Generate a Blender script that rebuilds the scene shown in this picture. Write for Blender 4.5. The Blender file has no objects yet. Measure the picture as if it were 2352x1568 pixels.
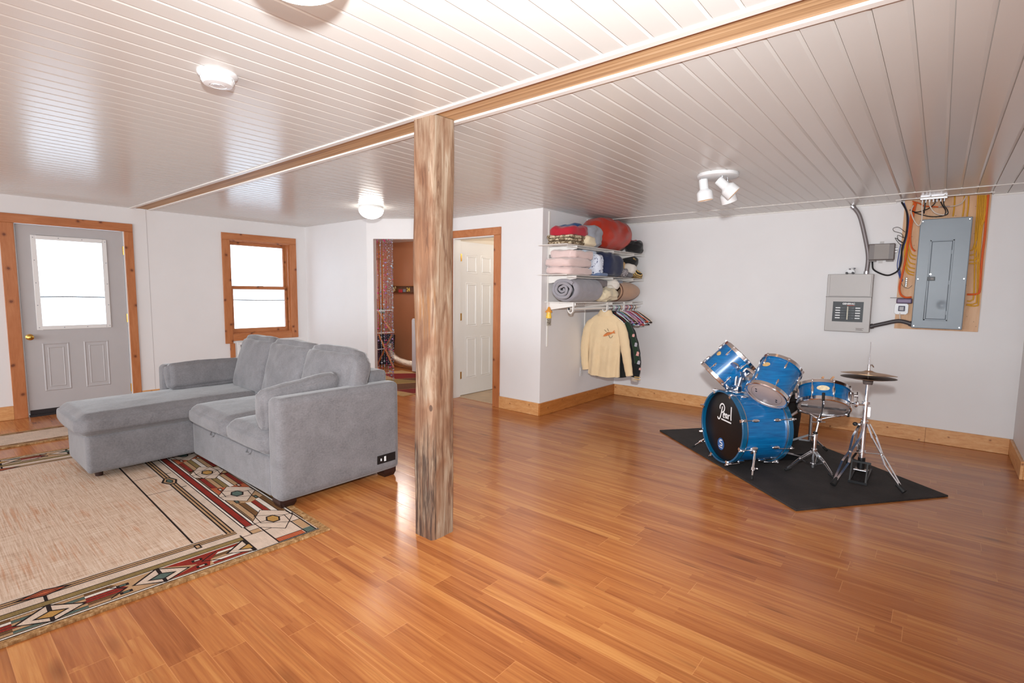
import bpy, math, random
from math import sin, cos, pi, radians, sqrt
from mathutils import Vector, Matrix, Euler, noise

scene = bpy.context.scene
COL = scene.collection
random.seed(7)

# ------------------------------------------------------------------ camera, world, lights
CAM_H, FPX = 1.416, 1176.57                      # eye height, focal length in pixels of a 2352 wide frame
YAW, PITCH, ROLL = -0.6938, -0.0974, 0.0132
_cy, _sy, _cp, _sp = cos(YAW), sin(YAW), cos(PITCH), sin(PITCH)
FW = Vector((_sy*_cp, _cy*_cp, _sp))
_r = Vector((_cy, -_sy, 0)); _u = _r.cross(FW)
RT = cos(ROLL)*_r + sin(ROLL)*_u
UP = -sin(ROLL)*_r + cos(ROLL)*_u
EYE = Vector((0, 0, CAM_H))
cam_d = bpy.data.cameras.new('camera'); cam = bpy.data.objects.new('camera', cam_d); COL.objects.link(cam)
cam_d.sensor_width = 36; cam_d.lens = 36*FPX/2352; cam_d.clip_start = .05; cam_d.clip_end = 200
cam.matrix_world = Matrix(((RT.x, UP.x, -FW.x, EYE.x), (RT.y, UP.y, -FW.y, EYE.y), (RT.z, UP.z, -FW.z, EYE.z), (0, 0, 0, 1)))
scene.camera = cam

def at(px, py, ax, val):
    """point where the sight line of photo pixel (px, py) meets the plane ax = val"""
    d = FW + RT*((px-1176)/FPX) - UP*((py-784)/FPX)
    i = 'xyz'.index(ax); t = (val-EYE[i])/d[i]
    return EYE + d*t

scene.view_settings.view_transform = 'Standard'
scene.view_settings.look = 'None'
scene.view_settings.gamma = 1
scene.view_settings.use_curve_mapping = False
scene.view_settings.exposure = -0.03
world = bpy.data.worlds.new('daylight'); scene.world = world; world.use_nodes = True
bg = world.node_tree.nodes['Background']; bg.inputs[0].default_value = (.78, .89, 1, 1); bg.inputs[1].default_value = 3.4

def lamp(name, kind, loc, power, col=(1, 1, 1), size=.1, aim=None, **kw):
    d = bpy.data.lights.new(name, kind); d.energy = power; d.color = col
    if kind == 'AREA':
        d.shape = 'RECTANGLE'; d.size = size[0]; d.size_y = size[1]
    else:
        d.shadow_soft_size = size
    for k, v in kw.items(): setattr(d, k, v)
    o = bpy.data.objects.new(name, d); COL.objects.link(o); o.location = loc
    if aim is not None:
        o.rotation_euler = (Vector(aim)-Vector(loc)).to_track_quat('-Z', 'Y').to_euler()
    return o

# the photographer's flash on top of the camera, and a wide fill light added behind the rear wall
lamp('camera_flash', 'SPOT', (.02, -.02, 1.74), 700, (.94, .975, 1), .05, aim=(-3.3, 3.9, 1.74), spot_size=radians(112), spot_blend=1)
lamp('rear_fill_light', 'AREA', (-2.6, -3.64, 1.2), 235, (.91, .96, 1), (8.6, 1.3), aim=(-2.9, 3, .9))

# ------------------------------------------------------------------ colours and materials
def S(r, g, b, a=1):
    f = lambda c: (c/255/12.92 if c/255 <= .04045 else ((c/255+.055)/1.055)**2.4)
    return (f(r), f(g), f(b), a)

class NT:
    def __init__(self, name):
        self.m = bpy.data.materials.new(name); self.m.use_nodes = True
        self.t = self.m.node_tree; self.n = self.t.nodes; self.b = self.n['Principled BSDF']
    def add(self, kind, **kw):
        x = self.n.new(kind)
        for k, v in kw.items(): setattr(x, k, v)
        return x
    def link(self, a, b): self.t.links.new(a, b)
    def coord(self, scale=(1, 1, 1), which='Object', rot=(0, 0, 0)):
        tc = self.add('ShaderNodeTexCoord'); mp = self.add('ShaderNodeMapping')
        mp.inputs['Scale'].default_value = scale; mp.inputs['Rotation'].default_value = rot
        self.link(tc.outputs[which], mp.inputs[0]); return mp.outputs[0]
    def noise(self, vec, scale, detail=4, rough=.55, dist=0):
        x = self.add('ShaderNodeTexNoise'); x.inputs['Scale'].default_value = scale
        x.inputs['Detail'].default_value = detail; x.inputs['Roughness'].default_value = rough
        x.inputs['Distortion'].default_value = dist; self.link(vec, x.inputs['Vector']); return x.outputs['Fac']
    def ramp(self, fac, stops):
        x = self.add('ShaderNodeValToRGB'); e = x.color_ramp.elements
        while len(e) < len(stops): e.new(.5)
        for el, (p, c) in zip(e, stops): el.position = p; el.color = c
        self.link(fac, x.inputs[0]); return x.outputs[0]
    def mix(self, fac, a, b, mode='MIX'):
        x = self.add('ShaderNodeMix', data_type='RGBA', blend_type=mode)
        for s, v in ((x.inputs[0], fac), (x.inputs[6], a), (x.inputs[7], b)):
            if isinstance(v, (int, float)): s.default_value = v
            elif isinstance(v, tuple): s.default_value = v
            else: self.link(v, s)
        return x.outputs[2]
    def math(self, op, a, b=None, c=None):
        x = self.add('ShaderNodeMath', operation=op)
        for s, v in zip(x.inputs, (a, b, c)):
            if v is None: continue
            if isinstance(v, (int, float)): s.default_value = v
            else: self.link(v, s)
        return x.outputs[0]
    def bump(self, h, strength=.3, dist=.01):
        x = self.add('ShaderNodeBump'); x.inputs['Strength'].default_value = strength; x.inputs['Distance'].default_value = dist
        self.link(h, x.inputs['Height']); self.link(x.outputs[0], self.b.inputs['Normal'])

def mat(name, col, rough=.5, metal=0, var=0, vscale=8, bump=0, bscale=60, coat=0, alpha=1, emit=None, estr=1, trans=0, ior=1.45, sheen=0, vs3=(1, 1, 1), spec=.5):
    k = NT(name); b = k.b
    b.inputs['Base Color'].default_value = col; b.inputs['Roughness'].default_value = rough; b.inputs['Metallic'].default_value = metal
    b.inputs['Coat Weight'].default_value = coat; b.inputs['Coat Roughness'].default_value = .08; b.inputs['IOR'].default_value = ior
    b.inputs['Transmission Weight'].default_value = trans; b.inputs['Sheen Weight'].default_value = sheen
    b.inputs['Specular IOR Level'].default_value = spec
    if emit: b.inputs['Emission Color'].default_value = emit; b.inputs['Emission Strength'].default_value = estr
    v = k.coord(vs3)
    if var:
        n = k.noise(v, vscale, 5)
        lo = tuple(c*(1-var) for c in col[:3])+(1,); hi = tuple(min(1, c*(1+var)) for c in col[:3])+(1,)
        k.link(k.ramp(n, [(.3, lo), (.7, hi)]), b.inputs['Base Color'])
    if bump: k.bump(k.noise(v, bscale, 3), bump)
    return k.m

def wood(name, c0, c1, c2, stretch=(1, 12, 12), scale=3, rough=.45, knots=None, bump=.15, coat=0):
    k = NT(name); v = k.coord(stretch)
    n1 = k.noise(v, scale, 6, .6, .6); n2 = k.noise(v, scale*5, 3, .6)
    f = k.math('MULTIPLY_ADD', n2, .35, k.math('MULTIPLY', n1, .8))
    c = k.ramp(f, [(.3, c0), (.55, c1), (.8, c2)])
    if knots:
        tc = k.add('ShaderNodeTexCoord'); sp = k.add('ShaderNodeSeparateXYZ'); k.link(tc.outputs['Object'], sp.inputs[0]); cb = k.add('ShaderNodeCombineXYZ')
        wob = k.math('MULTIPLY', n1, .03)
        k.link(k.math('ADD', k.math('ADD', sp.outputs[0], sp.outputs[1]), wob), cb.inputs[0]); k.link(k.math('ADD', sp.outputs[2], wob), cb.inputs[1])
        vo = k.add('ShaderNodeTexVoronoi', voronoi_dimensions='2D'); vo.inputs['Scale'].default_value = knots[0]; k.link(cb.outputs[0], vo.inputs['Vector'])
        mk = k.ramp(vo.outputs['Distance'], [(knots[1]*.55, (1, 1, 1, 1)), (knots[1], (.35, .35, .35, 1)), (knots[1]*1.9, (0, 0, 0, 1))])
        c = k.mix(k.math('MULTIPLY', mk, .85), c, knots[2])
    k.link(c, k.b.inputs['Base Color']); k.b.inputs['Roughness'].default_value = rough; k.b.inputs['Coat Weight'].default_value = coat
    k.bump(f, bump, .004)
    return k.m

M = {}
M['wall'] = mat('painted_wall', S(230, 227, 226), .55, var=.015, vscale=3, bump=.04, bscale=220)
M['wall_brown'] = mat('brown_paint', S(176, 118, 84), .6, var=.04, vscale=3)
M['bath_wall'] = mat('warm_paint', S(236, 224, 208), .6)
M['pvc'] = mat('white_ceiling_panel', S(217, 215, 210), .24, var=.01, vscale=2, spec=.5)
M['pvctrim'] = mat('white_pvc_trim', S(236, 232, 226), .35)
M['whitepaint'] = mat('white_paint', S(232, 230, 228), .35)
M['white'] = mat('white_enamel', S(222, 222, 222), .3)
M['doorgrey'] = mat('grey_door_paint', S(186, 182, 182), .42, var=.02, vscale=6)
M['brass'] = mat('brass', S(222, 178, 90), .22, 1)
M['chrome'] = mat('chrome', S(246, 247, 250), .16, 1)
M['dullchrome'] = mat('dull_chrome', S(206, 206, 210), .3, 1)
M['blackrub'] = mat('black_rubber', S(30, 29, 29), .6)
M['blackpl'] = mat('black_plastic', S(22, 22, 24), .4)
M['mat_rubber'] = mat('rubber_mat', S(46, 41, 40), .8, var=.35, vscale=5, bump=.5, bscale=90)
M['pine'] = wood('orange_pine', S(160, 92, 48), S(182, 112, 66), S(196, 130, 84), (3, 3, .5), 4, .42, (4.2, .07, S(96, 40, 16)))
M['pine_h'] = wood('orange_pine_across', S(160, 92, 48), S(182, 112, 66), S(196, 130, 84), (3, .5, 3), 4, .42, (4.2, .07, S(96, 40, 16)))
M['maple'] = wood('maple_baseboard', S(190, 126, 70), S(214, 156, 100), S(228, 180, 128), (3, 3, 12), 3, .4, (5, .04, S(130, 70, 30)))
M['maple2'] = wood('amber_baseboard', S(150, 84, 30), S(178, 108, 46), S(196, 128, 66), (1.5, 1.5, 9), 3, .4, (5, .04, S(110, 56, 20)))
M['glass'] = mat('window_glass', (1, 1, 1, 1), .0, trans=1, ior=1.02)

def floor_mat():
    k = NT('laminate_floor'); tc = k.add('ShaderNodeTexCoord'); sep = k.add('ShaderNodeSeparateXYZ')
    k.link(tc.outputs['Object'], sep.inputs[0]); X, Y = sep.outputs[0], sep.outputs[1]
    pw, pl = .125, 1.21
    yy = k.math('DIVIDE', k.math('ADD', Y, 10-.063), pw)
    row = k.math('FLOOR', yy); fy = k.math('FRACT', yy)
    wn = k.add('ShaderNodeTexWhiteNoise', noise_dimensions='1D'); k.link(row, wn.inputs['W'])
    xx = k.math('ADD', k.math('DIVIDE', k.math('ADD', X, 20), pl), k.math('MULTIPLY', wn.outputs['Value'], 7.3))
    cl = k.math('FLOOR', xx); fx = k.math('FRACT', xx)
    # two printed strips in every board, each with its own printed joints
    sy = k.math('FLOOR', k.math('MULTIPLY', yy, 2))
    wn2 = k.add('ShaderNodeTexWhiteNoise', noise_dimensions='1D'); k.link(sy, wn2.inputs['W'])
    sx = k.math('FLOOR', k.math('ADD', k.math('MULTIPLY', xx, 1.0), k.math('MULTIPLY', wn2.outputs['Value'], 5.1)))
    cb = k.add('ShaderNodeCombineXYZ'); k.link(sx, cb.inputs[0]); k.link(sy, cb.inputs[1])
    tone = k.add('ShaderNodeTexWhiteNoise', noise_dimensions='3D'); k.link(cb.outputs[0], tone.inputs['Vector'])
    cb1 = k.add('ShaderNodeCombineXYZ'); k.link(cl, cb1.inputs[0]); k.link(row, cb1.inputs[1])
    tone1 = k.add('ShaderNodeTexWhiteNoise', noise_dimensions='3D'); k.link(cb1.outputs[0], tone1.inputs['Vector'])
    # grain, shifted per strip
    gv = k.add('ShaderNodeCombineXYZ'); k.link(k.math('ADD', X, k.math('MULTIPLY', tone.outputs['Value'], 37)), gv.inputs[0])
    k.link(k.math('MULTIPLY', Y, 1), gv.inputs[1]); k.link(k.math('MULTIPLY', tone1.outputs['Value'], 11), gv.inputs[2])
    mp = k.add('ShaderNodeMapping'); mp.inputs['Scale'].default_value = (.55, 13, 1); k.link(gv.outputs[0], mp.inputs[0])
    g1 = k.noise(mp.outputs[0], 1.6, 5, .62, 1.1); g2 = k.noise(mp.outputs[0], 9, 3, .6, .3)
    mp2 = k.add('ShaderNodeMapping'); mp2.inputs['Scale'].default_value = (.9, 10, 1); k.link(gv.outputs[0], mp2.inputs[0])
    g3 = k.noise(mp2.outputs[0], 1.1, 2, .5, .8)
    f = k.math('ADD', k.math('MULTIPLY', g1, .62), k.math('MULTIPLY', g2, .22))
    f = k.math('ADD', f, k.math('MULTIPLY', tone.outputs['Value'], .12))
    f = k.math('ADD', f, k.math('MULTIPLY', tone1.outputs['Value'], .12))
    c = k.ramp(f, [(.31, S(140, 78, 41)), (.45, S(167, 99, 53)), (.58, S(185, 117, 64)), (.73, S(206, 143, 82))])
    streak = k.ramp(g3, [(.66, (0, 0, 0, 1)), (.80, (1, 1, 1, 1))])
    c = k.mix(k.math('MULTIPLY', streak, .5), c, S(120, 64, 34))
    mk = k.add('ShaderNodeMapping'); mk.inputs['Scale'].default_value = (2.2, 6.5, 1); k.link(gv.outputs[0], mk.inputs[0])
    vo = k.add('ShaderNodeTexVoronoi'); vo.inputs['Scale'].default_value = .62; k.link(mk.outputs[0], vo.inputs['Vector'])
    kn = k.ramp(vo.outputs['Distance'], [(.03, (1, 1, 1, 1)), (.16, (0, 0, 0, 1))])
    c = k.mix(k.math('MULTIPLY', kn, k.math('MULTIPLY_ADD', g2, .9, .1)), c, S(96, 46, 20))
    wv = k.add('ShaderNodeMapping'); wv.inputs['Scale'].default_value = (.35, 22, 1); k.link(gv.outputs[0], wv.inputs[0])
    g4 = k.ramp(k.noise(wv.outputs[0], 1.3, 3, .55, 1.6), [(.58, (0, 0, 0, 1)), (.68, (1, 1, 1, 1))])
    c = k.mix(k.math('MULTIPLY', g4, .28), c, S(112, 58, 26))
    ey = k.math('MINIMUM', fy, k.math('SUBTRACT', 1, fy)); ex = k.math('MULTIPLY', k.math('MINIMUM', fx, k.math('SUBTRACT', 1, fx)), pl/pw)
    edge = k.math('MINIMUM', ey, ex); line = k.math('LESS_THAN', edge, .012)
    c = k.mix(k.math('MULTIPLY', line, .4), c, S(226, 160, 100))
    k.link(c, k.b.inputs['Base Color']); k.b.inputs['Roughness'].default_value = .3; k.b.inputs['Specular IOR Level'].default_value = .45
    k.link(k.math('MULTIPLY_ADD', g2, .14, .15), k.b.inputs['Roughness'])
    k.bump(k.math('MULTIPLY', k.math('MINIMUM', edge, .03), 10), .12, .004)
    return k.m
M['floor'] = floor_mat()

# ------------------------------------------------------------------ mesh helpers
W = {}
def basis(n, up=(0, 0, 1)):
    n = Vector(n).normalized(); u = Vector(up).cross(n)
    if u.length < 1e-5: u = Vector((1, 0, 0)).cross(n)
    u.normalize(); v = n.cross(u); return u, v, n
def frame(c, n, up=(0, 0, 1)):
    u, v, n = basis(n, up)
    return Matrix(((u.x, v.x, n.x, c[0]), (u.y, v.y, n.y, c[1]), (u.z, v.z, n.z, c[2]), (0, 0, 0, 1)))
def smooth_path(pts, k=6, closed=False):
    P = [Vector(p) for p in pts]; out = []
    n = len(P)
    for i in range(n if closed else n-1):
        if closed: a, b, c, d = P[(i-1) % n], P[i], P[(i+1) % n], P[(i+2) % n]
        else: a, b, c, d = P[max(i-1, 0)], P[i], P[i+1], P[min(i+2, n-1)]
        for j in range(k):
            t = j/k
            out.append(.5*((2*b)+(c-a)*t+(2*a-5*b+4*c-d)*t*t+(3*b-a-3*c+d)*t**3))
    if not closed: out.append(P[-1])
    return out

class MB:
    def __init__(self): self.v = []; self.f = []; self.mi = []; self.cur = 0
    def slot(self, i): self.cur = i; return self
    def add(self, vs, fs):
        o = len(self.v); self.v += [tuple(x) for x in vs]
        for f in fs: self.f.append([i+o for i in f]); self.mi.append(self.cur)
        return self
    def box(self, c, s, R=None):
        vs = []
        for dx in (-.5, .5):
            for dy in (-.5, .5):
                for dz in (-.5, .5):
                    p = Vector((dx*s[0], dy*s[1], dz*s[2]))
                    if R is not None: p = R @ p
                    vs.append(Vector(c)+p)
        return self.add(vs, [(0, 1, 3, 2), (4, 6, 7, 5), (0, 4, 5, 1), (2, 3, 7, 6), (0, 2, 6, 4), (1, 5, 7, 3)])
    def ob(self, a, b):
        return self.box([(p+q)/2 for p, q in zip(a, b)], [abs(q-p) for p, q in zip(a, b)])
    def bar(self, a, b, w, h, up=(0, 0, 1)):
        a, b = Vector(a), Vector(b); m = frame((a+b)/2, b-a, up)
        return self.box((a+b)/2, (w, h, (b-a).length), m.to_3x3())
    def prism(self, poly, h, m=Matrix()):
        n = len(poly); vs = [m @ Vector((x, y, 0)) for x, y in poly]+[m @ Vector((x, y, h)) for x, y in poly]
        return self.add(vs, [tuple(range(n-1, -1, -1)), tuple(range(n, 2*n))]+[(i, (i+1) % n, (i+1) % n+n, i+n) for i in range(n)])
    def flat(self, poly, m=Matrix(), z=0):
        return self.add([m @ Vector((x, y, z)) for x, y in poly], [tuple(range(len(poly)))])
    def lathe(self, prof, n=32, m=Matrix(), a0=0, a1=2*pi, cap=True):
        full = abs(a1-a0-2*pi) < 1e-6; k = n if full else n+1; vs = []; fs = []
        for r, z in prof:
            for i in range(k):
                a = a0+(a1-a0)*i/n; vs.append(m @ Vector((r*cos(a), r*sin(a), z)))
        for j in range(len(prof)-1):
            for i in range(n):
                i2 = (i+1) % k
                fs.append((j*k+i, j*k+i2, (j+1)*k+i2, (j+1)*k+i))
        if full and cap and prof[0] != prof[-1]:
            if prof[0][0] > 1e-5: fs.append(tuple(range(k-1, -1, -1)))
            if prof[-1][0] > 1e-5: fs.append(tuple((len(prof)-1)*k+i for i in range(k)))
        return self.add(vs, fs)
    def cyl(self, a, b, r, n=16, r2=None):
        a, b = Vector(a), Vector(b); return self.lathe([(r, 0), (r if r2 is None else r2, (b-a).length)], n, frame(a, b-a))
    def tube(self, pts, r, n=8, closed=False, cap=True):
        P = [Vector(p) for p in pts]; k = len(P); vs = []; fs = []
        rr = r if isinstance(r, (list, tuple)) else [r]*k
        t0 = (P[1]-P[0]).normalized(); u, v, _ = basis(t0)
        for i in range(k):
            if closed: t = P[(i+1) % k]-P[i-1]
            else: t = P[min(i+1, k-1)]-P[max(i-1, 0)]
            if t.length < 1e-9: t = t0
            t.normalize(); u = (u-t*u.dot(t))
            if u.length < 1e-6: u = basis(t)[0]
            u.normalize(); v = t.cross(u); t0 = t
            for j in range(n):
                a = 2*pi*j/n; vs.append(P[i]+(u*cos(a)+v*sin(a))*rr[i])
        for i in range(k if closed else k-1):
            for j in range(n):
                i2 = (i+1) % k; j2 = (j+1) % n
                fs.append((i*n+j, i*n+j2, i2*n+j2, i2*n+j))
        if cap and not closed: fs += [tuple(range(n-1, -1, -1)), tuple((k-1)*n+j for j in range(n))]
        return self.add(vs, fs)
    def grid(self, fn, nu, nv, cu=False, cv=False):
        ku = nu if cu else nu+1; kv = nv if cv else nv+1
        vs = [fn(i/nu, j/nv) for i in range(ku) for j in range(kv)]; fs = []
        for i in range(nu):
            for j in range(nv):
                a, b = (i+1) % ku, (j+1) % kv
                fs.append((i*kv+j, a*kv+j, a*kv+b, i*kv+b))
        return self.add(vs, fs)
    def ball(self, c, r, n=12, m=8, sq=(1, 1, 1), R=None):
        def fn(u, v):
            a = 2*pi*u; b = pi*v; p = Vector((r*sq[0]*sin(b)*cos(a), r*sq[1]*sin(b)*sin(a), -r*sq[2]*cos(b)))
            return Vector(c)+(R @ p if R is not None else p)
        return self.grid(fn, n, m, cu=True)
    def pillow(self, c, s, e=.35, n=28, R=None, amp=0, ns=6, seed=0, zmin=None, ridge=0):
        """soft rounded box (superellipsoid) with wrinkles"""
        def pw(x, q): return math.copysign(abs(x)**q, x)
        def fn(u, v):
            a = 2*pi*u-pi; b = pi*v-pi/2
            p = Vector((pw(cos(b), e)*pw(cos(a), e)*s[0]/2, pw(cos(b), e)*pw(sin(a), e)*s[1]/2, pw(sin(b), e)*s[2]/2))
            if amp:
                q = p*ns+Vector((seed*7.1, seed*3.3, seed))
                d = noise.noise(q)+.5*noise.noise(q*2.3)
                if ridge: d += ridge*((1-abs(noise.noise(Vector((q.x*1.7+.6*noise.noise(q*1.1), q.y*1.7, q.z*2.6)))*2.2))-.6)
                nrm = Vector((p.x/s[0]**2, p.y/s[1]**2, p.z/s[2]**2))
                if nrm.length > 1e-9: p += nrm.normalized()*d*amp
            p = Vector(c)+(R @ p if R is not None else p)
            if zmin is not None and p.z < zmin: p.z = zmin
            return p
        return self.grid(fn, n*2, n, cu=True)
    def build(self, name, mats, parent=None, smooth=True, bevel=0, sub=0, ang=38, seg=2, origin=None):
        mats = mats if isinstance(mats, (list, tuple)) else [mats]
        if parent is not None: o0 = W[parent]
        elif origin is not None: o0 = Vector(origin)
        else:
            xs, ys, zs = zip(*self.v); o0 = Vector(((min(xs)+max(xs))/2, (min(ys)+max(ys))/2, min(zs)))
        me = bpy.data.meshes.new(name)
        me.from_pydata([(x-o0.x, y-o0.y, z-o0.z) for x, y, z in self.v], [], self.f)
        for mm in mats: me.materials.append(M[mm] if isinstance(mm, str) else mm)
        me.polygons.foreach_set('material_index', self.mi)
        me.validate(); me.update()
        import bmesh
        bm = bmesh.new(); bm.from_mesh(me); bmesh.ops.remove_doubles(bm, verts=bm.verts, dist=1e-6)
        bmesh.ops.recalc_face_normals(bm, faces=bm.faces); bm.to_mesh(me); bm.free()
        if smooth:
            me.polygons.foreach_set('use_smooth', [True]*len(me.polygons)); me.set_sharp_from_angle(angle=radians(ang))
        o = bpy.data.objects.new(name, me); COL.objects.link(o)
        if parent is not None: o.parent = parent
        else: o.location = o0
        W[o] = o0
        if bevel:
            b = o.modifiers.new('bevel', 'BEVEL'); b.width = bevel; b.segments = seg; b.limit_method = 'ANGLE'; b.angle_limit = radians(40)
        if sub:
            b = o.modifiers.new('sub', 'SUBSURF'); b.levels = sub; b.render_levels = sub
        return o

def tag(o, label=None, cat=None, group=None, kind=None):
    if label: o['label'] = label
    if cat: o['category'] = cat
    if group: o['group'] = group
    if kind: o['kind'] = kind
    return o
def thing(name, label, cat, loc=(0, 0, 0), group=None, kind=None):
    o = bpy.data.objects.new(name, None); COL.objects.link(o); o.location = loc; o.empty_display_size = .05
    W[o] = Vector(loc); return tag(o, label, cat, group, kind)
def struct(name, mb, mats, **kw):
    return tag(mb.build(name, mats, **kw), kind='structure')
def kids(o): return [c for c in bpy.data.objects if c.parent == o]
def copy_tree(o, parent=None, ch=None):
    c = o.copy(); COL.objects.link(c)
    if parent is not None: c.parent = parent
    W[c] = W[o]
    for k in kids(o):
        if k is not c: copy_tree(k, c)
    return c
def text_mesh(s, size, font_off=0, shear=0, extrude=0):
    cu = bpy.data.curves.new('lettering', 'FONT'); cu.body = s; cu.size = size; cu.offset = font_off; cu.shear = shear; cu.extrude = extrude
    cu.align_x = 'CENTER'; cu.align_y = 'CENTER'
    o = bpy.data.objects.new('lettering', cu); COL.objects.link(o)
    dg = bpy.context.evaluated_depsgraph_get(); me = bpy.data.meshes.new_from_object(o.evaluated_get(dg))
    vs = [v.co.copy() for v in me.vertices]; fs = [tuple(p.vertices) for p in me.polygons]
    bpy.data.objects.remove(o); bpy.data.curves.remove(cu); bpy.data.meshes.remove(me)
    return vs, fs
def wall_x(m, x0, x1, ya, yb, holes, z1=2.338):
    """wall slab between x0 and x1 running in y, with rectangular holes (ya, yb, za, zb)"""
    ys = sorted({ya, yb}|{h[0] for h in holes}|{h[1] for h in holes})
    for a, b in zip(ys, ys[1:]):
        hs = sorted([(h[2], h[3]) for h in holes if h[0] <= a and h[1] >= b]); z = 0
        for za, zb in hs:
            if za > z: m.ob((x0, a, z), (x1, b, za))
            z = zb
        if z < z1: m.ob((x0, a, z), (x1, b, z1))
    return m
def wall_y(m, y0, y1, xa, xb, holes, z1=2.338):
    xs = sorted({xa, xb}|{h[0] for h in holes}|{h[1] for h in holes})
    for a, b in zip(xs, xs[1:]):
        hs = sorted([(h[2], h[3]) for h in holes if h[0] <= a and h[1] >= b]); z = 0
        for za, zb in hs:
            if za > z: m.ob((a, y0, z), (b, y1, za))
            z = zb
        if z < z1: m.ob((a, y0, z), (b, y1, z1))
    return m
# ------------------------------------------------------------------ the room
H = 2.338
XA, YB, XD, XR, Y1, Y2 = -7.436, 6.382, .594, -3.44, 4.02, 4.641
YF, XE, YD = -3.5, 3.0, 5.566
HB = .146

struct('floor', MB().ob((XA-1.2, YF-.2, -.1), (XE+.2, YB+.2, 0)), 'floor', origin=(0, 0, 0))

def ceiling():
    m = MB(); s = .1045; xs = []
    for k in range(-30, 82):
        x = -.133-s*k
        if XE+.1 > x > XA-1.2: xs.append(x)
    prof = [(XE+.15, H)]
    for x in xs: prof += [(x, H), (x, H+.009), (x-.003, H+.009), (x-.003, H+.0045), (x-.0165, H)]
    prof.append((XA-1.25, H))
    def strip(ya, yb, skip=None):
        vs = []; fs = []
        for x, z in prof: vs += [(x, ya, z), (x, yb, z)]
        for i in range(len(prof)-1):
            if skip and prof[i+1][0] > skip[0] and prof[i][0] < skip[1]: continue
            fs.append((2*i, 2*i+1, 2*i+3, 2*i+2))
        m.add(vs, fs)
    strip(YF-.1, 1.86); strip(2.04, 5.86); strip(5.86, 6.225); strip(6.225, YB+.1, (-.4, .3))
    # the slab above, open only over the cable board
    z0, z1 = H+.012, H+.2
    m.ob((XA-1.25, YF-.2, z0), (XE+.2, 1.86, z1)); m.ob((XA-1.25, 2.04, z0), (XE+.2, 6.225, z1)); m.ob((XA-1.25, 1.86, H+.06), (XE+.2, 2.04, z1))
    m.ob((XA-1.25, 6.225, z0), (-.45, YB+.2, z1)); m.ob((.36, 6.225, z0), (XE+.2, YB+.2, z1)); m.ob((-.45, 6.225, z1-.02), (.36, YB+.2, z1))
    return struct('ceiling', m, 'pvc', smooth=False, origin=(0, 0, H))
ceiling()

k = NT('laminated_beam'); v = k.coord((.5, 14, 14)); n1 = k.noise(v, 2.2, 6, .6, .4)
cy = k.coord((.12, 62, 1)); n2 = k.noise(cy, 1, 3, .6)
f = k.math('MULTIPLY_ADD', n2, .6, k.math('MULTIPLY', n1, .45))
k.link(k.ramp(f, [(.36, S(136, 98, 68)), (.46, S(178, 136, 94)), (.56, S(204, 164, 120)), (.70, S(222, 188, 148))]), k.b.inputs['Base Color'])
k.b.inputs['Roughness'].default_value = .6; k.bump(n1, .3, .004); M['beam'] = k.m
tag(struct('ceiling_beam', MB().ob((XA, 1.862, H+.003), (XE, 2.038, H+.055)), 'beam'), 'flush timber beam crossing the white ceiling above the post', 'beam')
for i, (a, b) in enumerate(((1.836, 1.874), (2.024, 2.062))):
    m = MB(); m.ob((XA, a, H-.007), (XE, b, H+.02)); struct('trim_%d' % (i+1), m, 'pvctrim', bevel=.003)
m = MB(); m.ob((XR, 5.853, H-.005), (XD, 5.869, H+.005)); struct('trim_3', m, 'pvctrim', bevel=.002)
m = MB(); m.ob((-.4, 6.215, H-.006), (.3, 6.228, H+.005)); m.ob((XR, YB-.014, H-.012), (-.4, YB, H+.004)); m.ob((.3, YB-.014, H-.012), (XD, YB, H+.004))
struct('trim_4', m, 'pvctrim', bevel=.002)

# walls
DY0, DY1, DZ = .845, 1.755, 2.055                # entry door slab
WY0, WY1, WZ0, WZ1 = 2.93, 3.775, .775, 2.06     # window opening
T = .15
m = wall_x(MB(), XA-T, XA, YF-.15, 4.85, [(.815, 1.785, 0, 2.085), (WY0, WY1, WZ0, WZ1)]); struct('wall_left', m, 'wall')
m = MB(); m.ob((XA, 2.0, .147), (XA+.0015, 2.004, H)); struct('trim_5', m, mat('wall_joint', S(186, 180, 178), .6), smooth=False)
m = MB(); m.ob((XA, Y1, 0), (-5.856, Y1+.11, H)); struct('wall_nook', m, 'wall')
A0, A1 = Vector((-5.856, Y1, 0)), Vector((-4.95, Y2-.004, 0)); ad = (A1-A0).normalized(); an = Vector((-ad.y, ad.x, 0)); AL = (A1-A0).length
def ap(s, o, z): return A0+ad*s+an*o+Vector((0, 0, z))
def abox(m, s0, s1, o0, o1, z0, z1):
    vs = [ap(s, o, z) for s in (s0, s1) for o in (o0, o1) for z in (z0, z1)]
    return m.add(vs, [(0, 1, 3, 2), (4, 6, 7, 5), (0, 4, 5, 1), (2, 3, 7, 6), (0, 2, 6, 4), (1, 5, 7, 3)])
m = MB(); abox(m, 0, .09, 0, .11, 0, H); abox(m, .09, AL-.08, 0, .11, 2.079, H); abox(m, AL-.08, AL, 0, .11, 0, H); struct('wall_angled', m, 'wall')
BX0, BX1, BZ = -4.87, -4.145, 2.09               # bathroom door opening
m = wall_y(MB(), Y2, Y2+.12, -4.95, XR, [(BX0, BX1, 0, BZ)])
m.ob((XR-.1, Y2+.12, 0), (XR, YB, H)); struct('wall_closet', m, 'wall', smooth=False)
m = MB(); m.ob((XR-.1, YB, 0), (XE+.15, YB+.15, H+.2)); struct('wall_back', m, 'wall')
m = MB(); m.ob((XD, YD, 0), (XE, YB, H)); struct('wall_right', m, 'wall')
m = wall_x(MB(), XE, XE+.15, YF, YD, []); struct('wall_side', m, 'wall')
m = wall_y(MB(), YF-.1, YF, XA, XE+.15, [(-7.0, 1.8, .5, 1.9)]); struct('wall_front', m, 'wall')
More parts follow.
